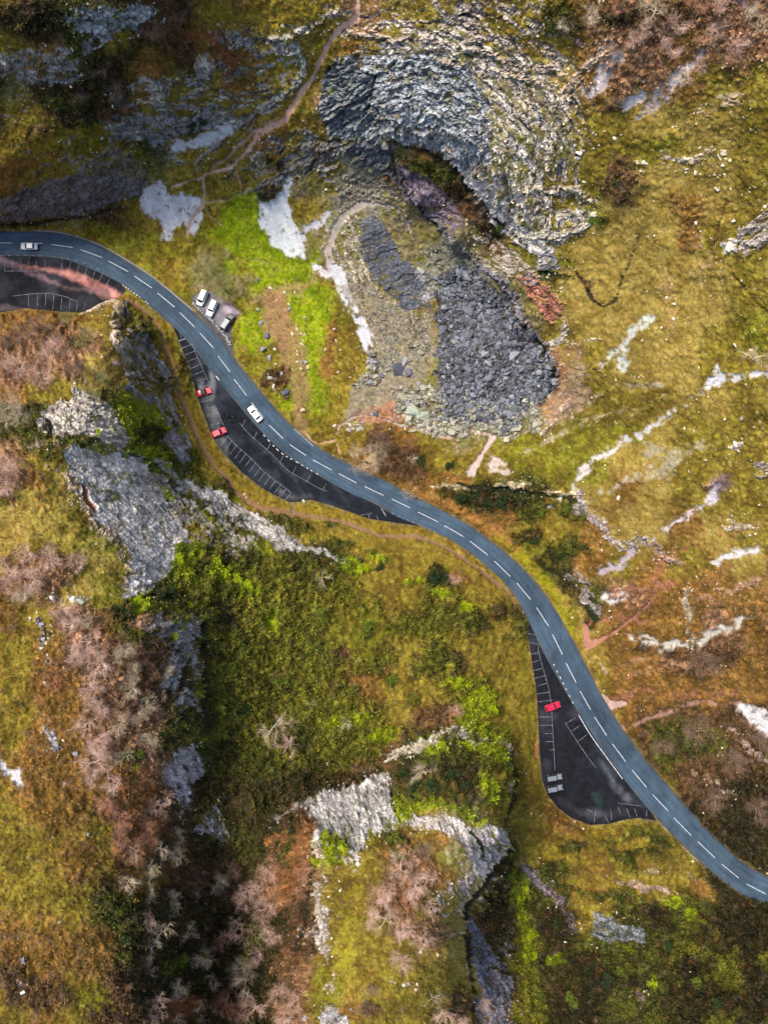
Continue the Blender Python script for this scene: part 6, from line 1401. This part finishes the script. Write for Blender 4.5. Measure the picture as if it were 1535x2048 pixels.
def vehicle(name, cat, u, v, hu, hv, shape, paint, label, roof=None, group=None, hood=None, scale=1.0, rear=None):
    c = SHAPES[shape]; L = c['L']; hw = c['hw']
    o = empty(name, flat(u, v, -.004), math.atan2(-hv, hu)); o.scale = (scale,) * 3
    X_ = lambda fr: L / 2 - fr * L
    mp = M_CAR[paint]
    st = [(0.0, .78, .42, c['hood'] - .26), (.02, .90, .32, c['hood'] - .14), (.07, .97, .27, c['hood'] - .05), (.16, 1.0, .25, c['hood']), (c['cab'][0], 1.0, .25, c['belt'] - .02), (.5, 1.0, .25, c['belt']), (.8, 1.0, .25, c['belt'] + .01), (.93, .98, .27, c['tail'] - .02), (.985, .92, .32, c['tail'] - .12), (1.0, .82, .40, c['tail'] - .28)]
    loft('body', [ring(X_(f), hw * k, zb, zt) for f, k, zb, zt in st], mp, o)
    f0, f1_, f2_, f3 = c['cab']; zb = c['belt'] - .03; zr = c['roof']; wb = hw * .93; wt = hw * .76
    A0 = [(X_(f0), wb * .9, zb), (X_(f1_), wt, zr), (X_(f2_), wt, zr), (X_(f3), wb * .92, zb)]
    bm = bmesh.new()
    pts = [(x, y, z) for x, y, z in A0] + [(x, -y, z) for x, y, z in A0]
    vs = [bm.verts.new(p) for p in pts]
    for q in ((0, 1, 2, 3), (7, 6, 5, 4), (0, 4, 5, 1), (1, 5, 6, 2), (2, 6, 7, 3), (3, 7, 4, 0)): bm.faces.new([vs[i] for i in q])
    bmesh.ops.recalc_face_normals(bm, faces=bm.faces)
    bmesh.ops.bevel(bm, geom=[e for e in bm.edges], offset=.05, segments=2, affect='EDGES')
    me = bpy.data.meshes.new('cabin'); bm.to_mesh(me); bm.free(); me.materials.append(M_TRIM if shape == 'open' else (M_CAR[rear] if rear else mp))
    part('cabin', me, o)
    lerp = lambda a, b, t: tuple(a[i] + (b[i] - a[i]) * t for i in range(3))
    mir = lambda p: (p[0], -p[1], p[2])
    # windscreen and rear window
    a, b = lerp(A0[0], A0[1], .06), lerp(A0[0], A0[1], .92)
    sh = lambda p, k: (p[0], p[1] * k, p[2])
    quad_part('windscreen', [sh(a, .9), sh(b, .9), mir(sh(b, .9)), mir(sh(a, .9))][::-1], M_GLASS, o, .014)
    a, b = lerp(A0[3], A0[2], .35), lerp(A0[3], A0[2], .92)
    quad_part('rear_window', [sh(a, .86), sh(b, .86), mir(sh(b, .86)), mir(sh(a, .86))], M_GLASS, o, .014)
    # side windows
    cuts = [(.04, .40), (.44, .72), (.76, .97)] if shape in ('suv', 'van', 'jeep') else [(.04, .46), (.50, .93)]
    for s_ in (1, -1):
        for t0, t1 in cuts:
            lo0 = lerp(A0[0], A0[3], t0 * .98 + .01); lo1 = lerp(A0[0], A0[3], t1)
            up0 = lerp(A0[1], A0[2], t0); up1 = lerp(A0[1], A0[2], t1)
            q = [lerp(lo0, up0, .14), lerp(lo1, up1, .14), lerp(lo1, up1, .90), lerp(lo0, up0, .90)]
            q = [(p[0], p[1] * s_, p[2]) for p in q]
            quad_part('side_window', q if s_ < 0 else q[::-1], M_GLASS, o, .012)
    rm = M_CAR[roof] if roof else (M_TRIM if shape == 'open' else mp)
    rl = X_(f1_) - X_(f2_)
    me = box_me('roof', rl * .97, wt * 1.86, .05, rm, .02); r_ = part('roof', me, o); r_.location = ((X_(f1_) + X_(f2_)) / 2, 0, zr + .02)
    if shape in ('suv', 'jeep', 'van'):
        for s_ in (1, -1):
            q = part('roof_rail', box_me('roof_rail', rl * .8, .04, .05, M_TRIM, .01), o); q.location = ((X_(f1_) + X_(f2_)) / 2, s_ * wt * .86, zr + .065)
    hx0, hx1 = X_(.05), X_(f0) + .05
    bh = part('bonnet', box_me('bonnet', (hx0 - hx1), hw * 1.45, .035, M_CAR[hood] if hood else mp, .015), o)
    bh.location = ((hx0 + hx1) / 2, 0, c['hood'] + .028); bh.rotation_euler = (0, .05, 0)
    for s_ in (1, -1):
        for fr in (.18, .80):
            w_ = part('wheel', TYRE, o); w_.location = (X_(fr), s_ * (hw - .10), .33)
            rm_ = part('rim', RIM, w_)
        hl = part('headlight', box_me('headlight', .16, .34, .13, M_LAMP, .03), o); hl.location = (X_(.035), s_ * hw * .66, c['hood'] - .18)
        tl = part('tail_light', box_me('tail_light', .10, .26, .20, M_TAIL, .03), o); tl.location = (X_(.988), s_ * hw * .68, c['tail'] - .20)
        mi = part('wing_mirror', box_me('wing_mirror', .13, .20, .13, mp, .03), o); mi.location = (X_(f0 + .05), s_ * (hw + .07), c['belt'] + .05)
    bp_ = part('bumper', box_me('bumper', .14, hw * 1.6, .16, M_TRIM, .04), o); bp_.location = (X_(0.005), 0, .42)
    bp_ = part('bumper', box_me('bumper', .14, hw * 1.6, .16, M_TRIM, .04), o); bp_.location = (X_(0.995), 0, .42)
    pl_ = part('number_plate', box_me('number_plate', .03, .5, .11, M_PLATE, .005), o); pl_.location = (X_(-.018), 0, .44)
    return tag(o, label, cat, group)
GC = 'vehicles along the gorge road'
vehicle('moving_car', 'car', 61, 494.5, -1, 0, 'saloon', 'silver', 'silver-grey car driving on the top bend of the road', group=GC)
vehicle('parked_van', 'van', 405.5, 597.5, -.40, .92, 'van', 'white', 'white van parked on the gravel pull-in, topmost of the three vehicles', group=GC)
vehicle('parked_car', 'car', 425, 617.5, -.40, .92, 'suv', 'cream', 'white estate car parked between the white van and the dark grey-roofed car', group=GC)
vehicle('parked_car', 'car', 455.5, 645.5, .56, -.83, 'suv', 'black', 'dark car with grey roof, lowest of the three on the pull-in', roof='grey', group=GC, scale=1.05)
vehicle('parked_car', 'car', 410, 784.5, .96, -.26, 'open', 'scarlet', 'small red open car with black cabin, upper of two in the long lay-by', group=GC, rear='black')
vehicle('parked_car', 'car', 438.5, 865.5, .92, -.40, 'hatch', 'red', 'bright red car in the long lay-by, lower of the two red cars there', group=GC)
vehicle('moving_car', 'car', 511, 828.5, -.62, -.79, 'saloon', 'white', 'white car driving up the middle of the road', group=GC, scale=1.05)
vehicle('parked_car', 'car', 1103, 1412, .94, -.34, 'hatch', 'red', 'pinkish red car parked in the lower lay-by', group=GC)
vehicle('off_road_car', 'jeep', 1106, 1552, .99, -.13, 'jeep', 'black', 'black jeep with grey roof and bonnet, upper of the pair in the lower lay-by', roof='grey', hood='grey', group=GC)
vehicle('off_road_car', 'jeep', 1107, 1574, .98, -.16, 'jeep', 'black', 'black jeep with grey roof and bonnet, lower of the pair in the lower lay-by', roof='grey', hood='grey', group=GC)

# ------------------------------------------------------------------ people
M_PERSON = mat_col('clothing', .8, .2, 6, .9, 1.1)
M_HAIR = mat_flat('hair', (.03, .02, .015), .6, .3)
def person(u, v, hdg, jacket, trousers, label, stride=.12, z=None, bag=None):
    bm = bmesh.new(); sk = bm.verts.layers.skin.verify()
    V_ = {}
    def j(n, p, r, par=None):
        q = bm.verts.new(p); q[sk].radius = (r, r * (.8 if n in ('hip', 'chest', 'belly') else 1)); V_[n] = q
        if par: bm.edges.new((V_[par], q))
    j('hip', (0, 0, .95), .14); V_['hip'][sk].use_root = True
    j('belly', (0, 0, 1.12), .13, 'hip'); j('chest', (.01, 0, 1.34), .155, 'belly'); j('neck', (.01, 0, 1.49), .06, 'chest'); j('head', (.03, 0, 1.60), .095, 'neck'); j('crown', (.02, 0, 1.71), .085, 'head')
    for s_, n in ((1, 'l'), (-1, 'r')):
        j(n + 'sh', (0, s_ * .19, 1.40), .07, 'chest'); j(n + 'el', (-.03 * s_, s_ * .27, 1.14), .05, n + 'sh'); j(n + 'wr', (.08 * s_ + .05, s_ * .27, .92), .036, n + 'el'); j(n + 'ha', (.11 * s_ + .06, s_ * .26, .84), .04, n + 'wr')
        j(n + 'th', (0, s_ * .10, .86), .10, 'hip'); j(n + 'kn', (s_ * stride * .6 + .03, s_ * .10, .50), .065, n + 'th'); j(n + 'an', (s_ * stride, s_ * .10, .09), .045, n + 'kn'); j(n + 'to', (s_ * stride + .17, s_ * .11, .045), .045, n + 'an')
    me = bpy.data.meshes.new('person'); bm.to_mesh(me); bm.free()
    t = bpy.data.objects.new('person', me); COL.objects.link(t)
    t.modifiers.new('s', 'SKIN'); t.modifiers.new('u', 'SUBSURF').levels = 1
    dg = bpy.context.evaluated_depsgraph_get(); m2 = bpy.data.meshes.new_from_object(t.evaluated_get(dg))
    bpy.data.objects.remove(t); bpy.data.meshes.remove(me)
    a = m2.color_attributes.new('Col', 'FLOAT_COLOR', 'POINT')
    for i, q in enumerate(m2.vertices):
        x, y, zz = q.co
        c = (.45, .28, .20) if (zz > 1.47 or (zz < .89 and abs(y) > .22)) else (jacket if zz > .93 else (trousers if zz > .10 else (.03, .025, .02)))
        a.data[i].color = (*c, 1)
    for q in m2.polygons: q.use_smooth = True
    m2.materials.clear(); m2.materials.append(M_PERSON)
    o = link('person', m2)
    p = flat(u, v, -.003) if z is None else at(u, v)
    o.location = p; o.rotation_euler = (0, 0, hdg)
    bmh = bmesh.new(); bmesh.ops.create_uvsphere(bmh, u_segments=10, v_segments=7, radius=.108)
    for q in bmh.verts: q.co = Vector((q.co.x + .005, q.co.y * .92, max(q.co.z, -.02 - q.co.x * .3) + 1.69))
    mh = bpy.data.meshes.new('hair'); bmh.to_mesh(mh); bmh.free(); mh.materials.append(M_HAIR)
    part('hair', mh, o)
    return tag(o, label, 'person', 'people out walking')
DK = (.02, .022, .03)
person(444, 804, 1.2, DK, (.02, .02, .025), 'person in dark clothes standing alone between the red open car and the road')
person(455.5, 833, .3, (.10, .11, .13), DK, 'person in grey jacket, left one of the three standing in the long lay-by')
person(467, 834, 3.4, (.18, .19, .21), DK, 'person in light grey jacket, right one of the three standing in the long lay-by')
person(461.5, 842, 1.7, (.06, .065, .07), DK, 'person in dark jacket, lowest of the three standing in the long lay-by')
person(706, 447, 1.5, (.75, .66, .70), (.03, .02, .03), 'walker in pale top on the path left of the dark slab, upper of two', z=1)
person(709.5, 453, 1.7, (.45, .40, .48), (.02, .015, .02), 'walker in dark trousers on the path left of the dark slab, lower of two', z=1)
person(1314, 1638, .8, (.04, .09, .08), (.02, .03, .03), 'person in green jacket standing where the lower lay-by meets the road')
person(1213, 1542, .8, (.10, .10, .11), DK, 'person in dark grey standing in the lower lay-by by the long white line')
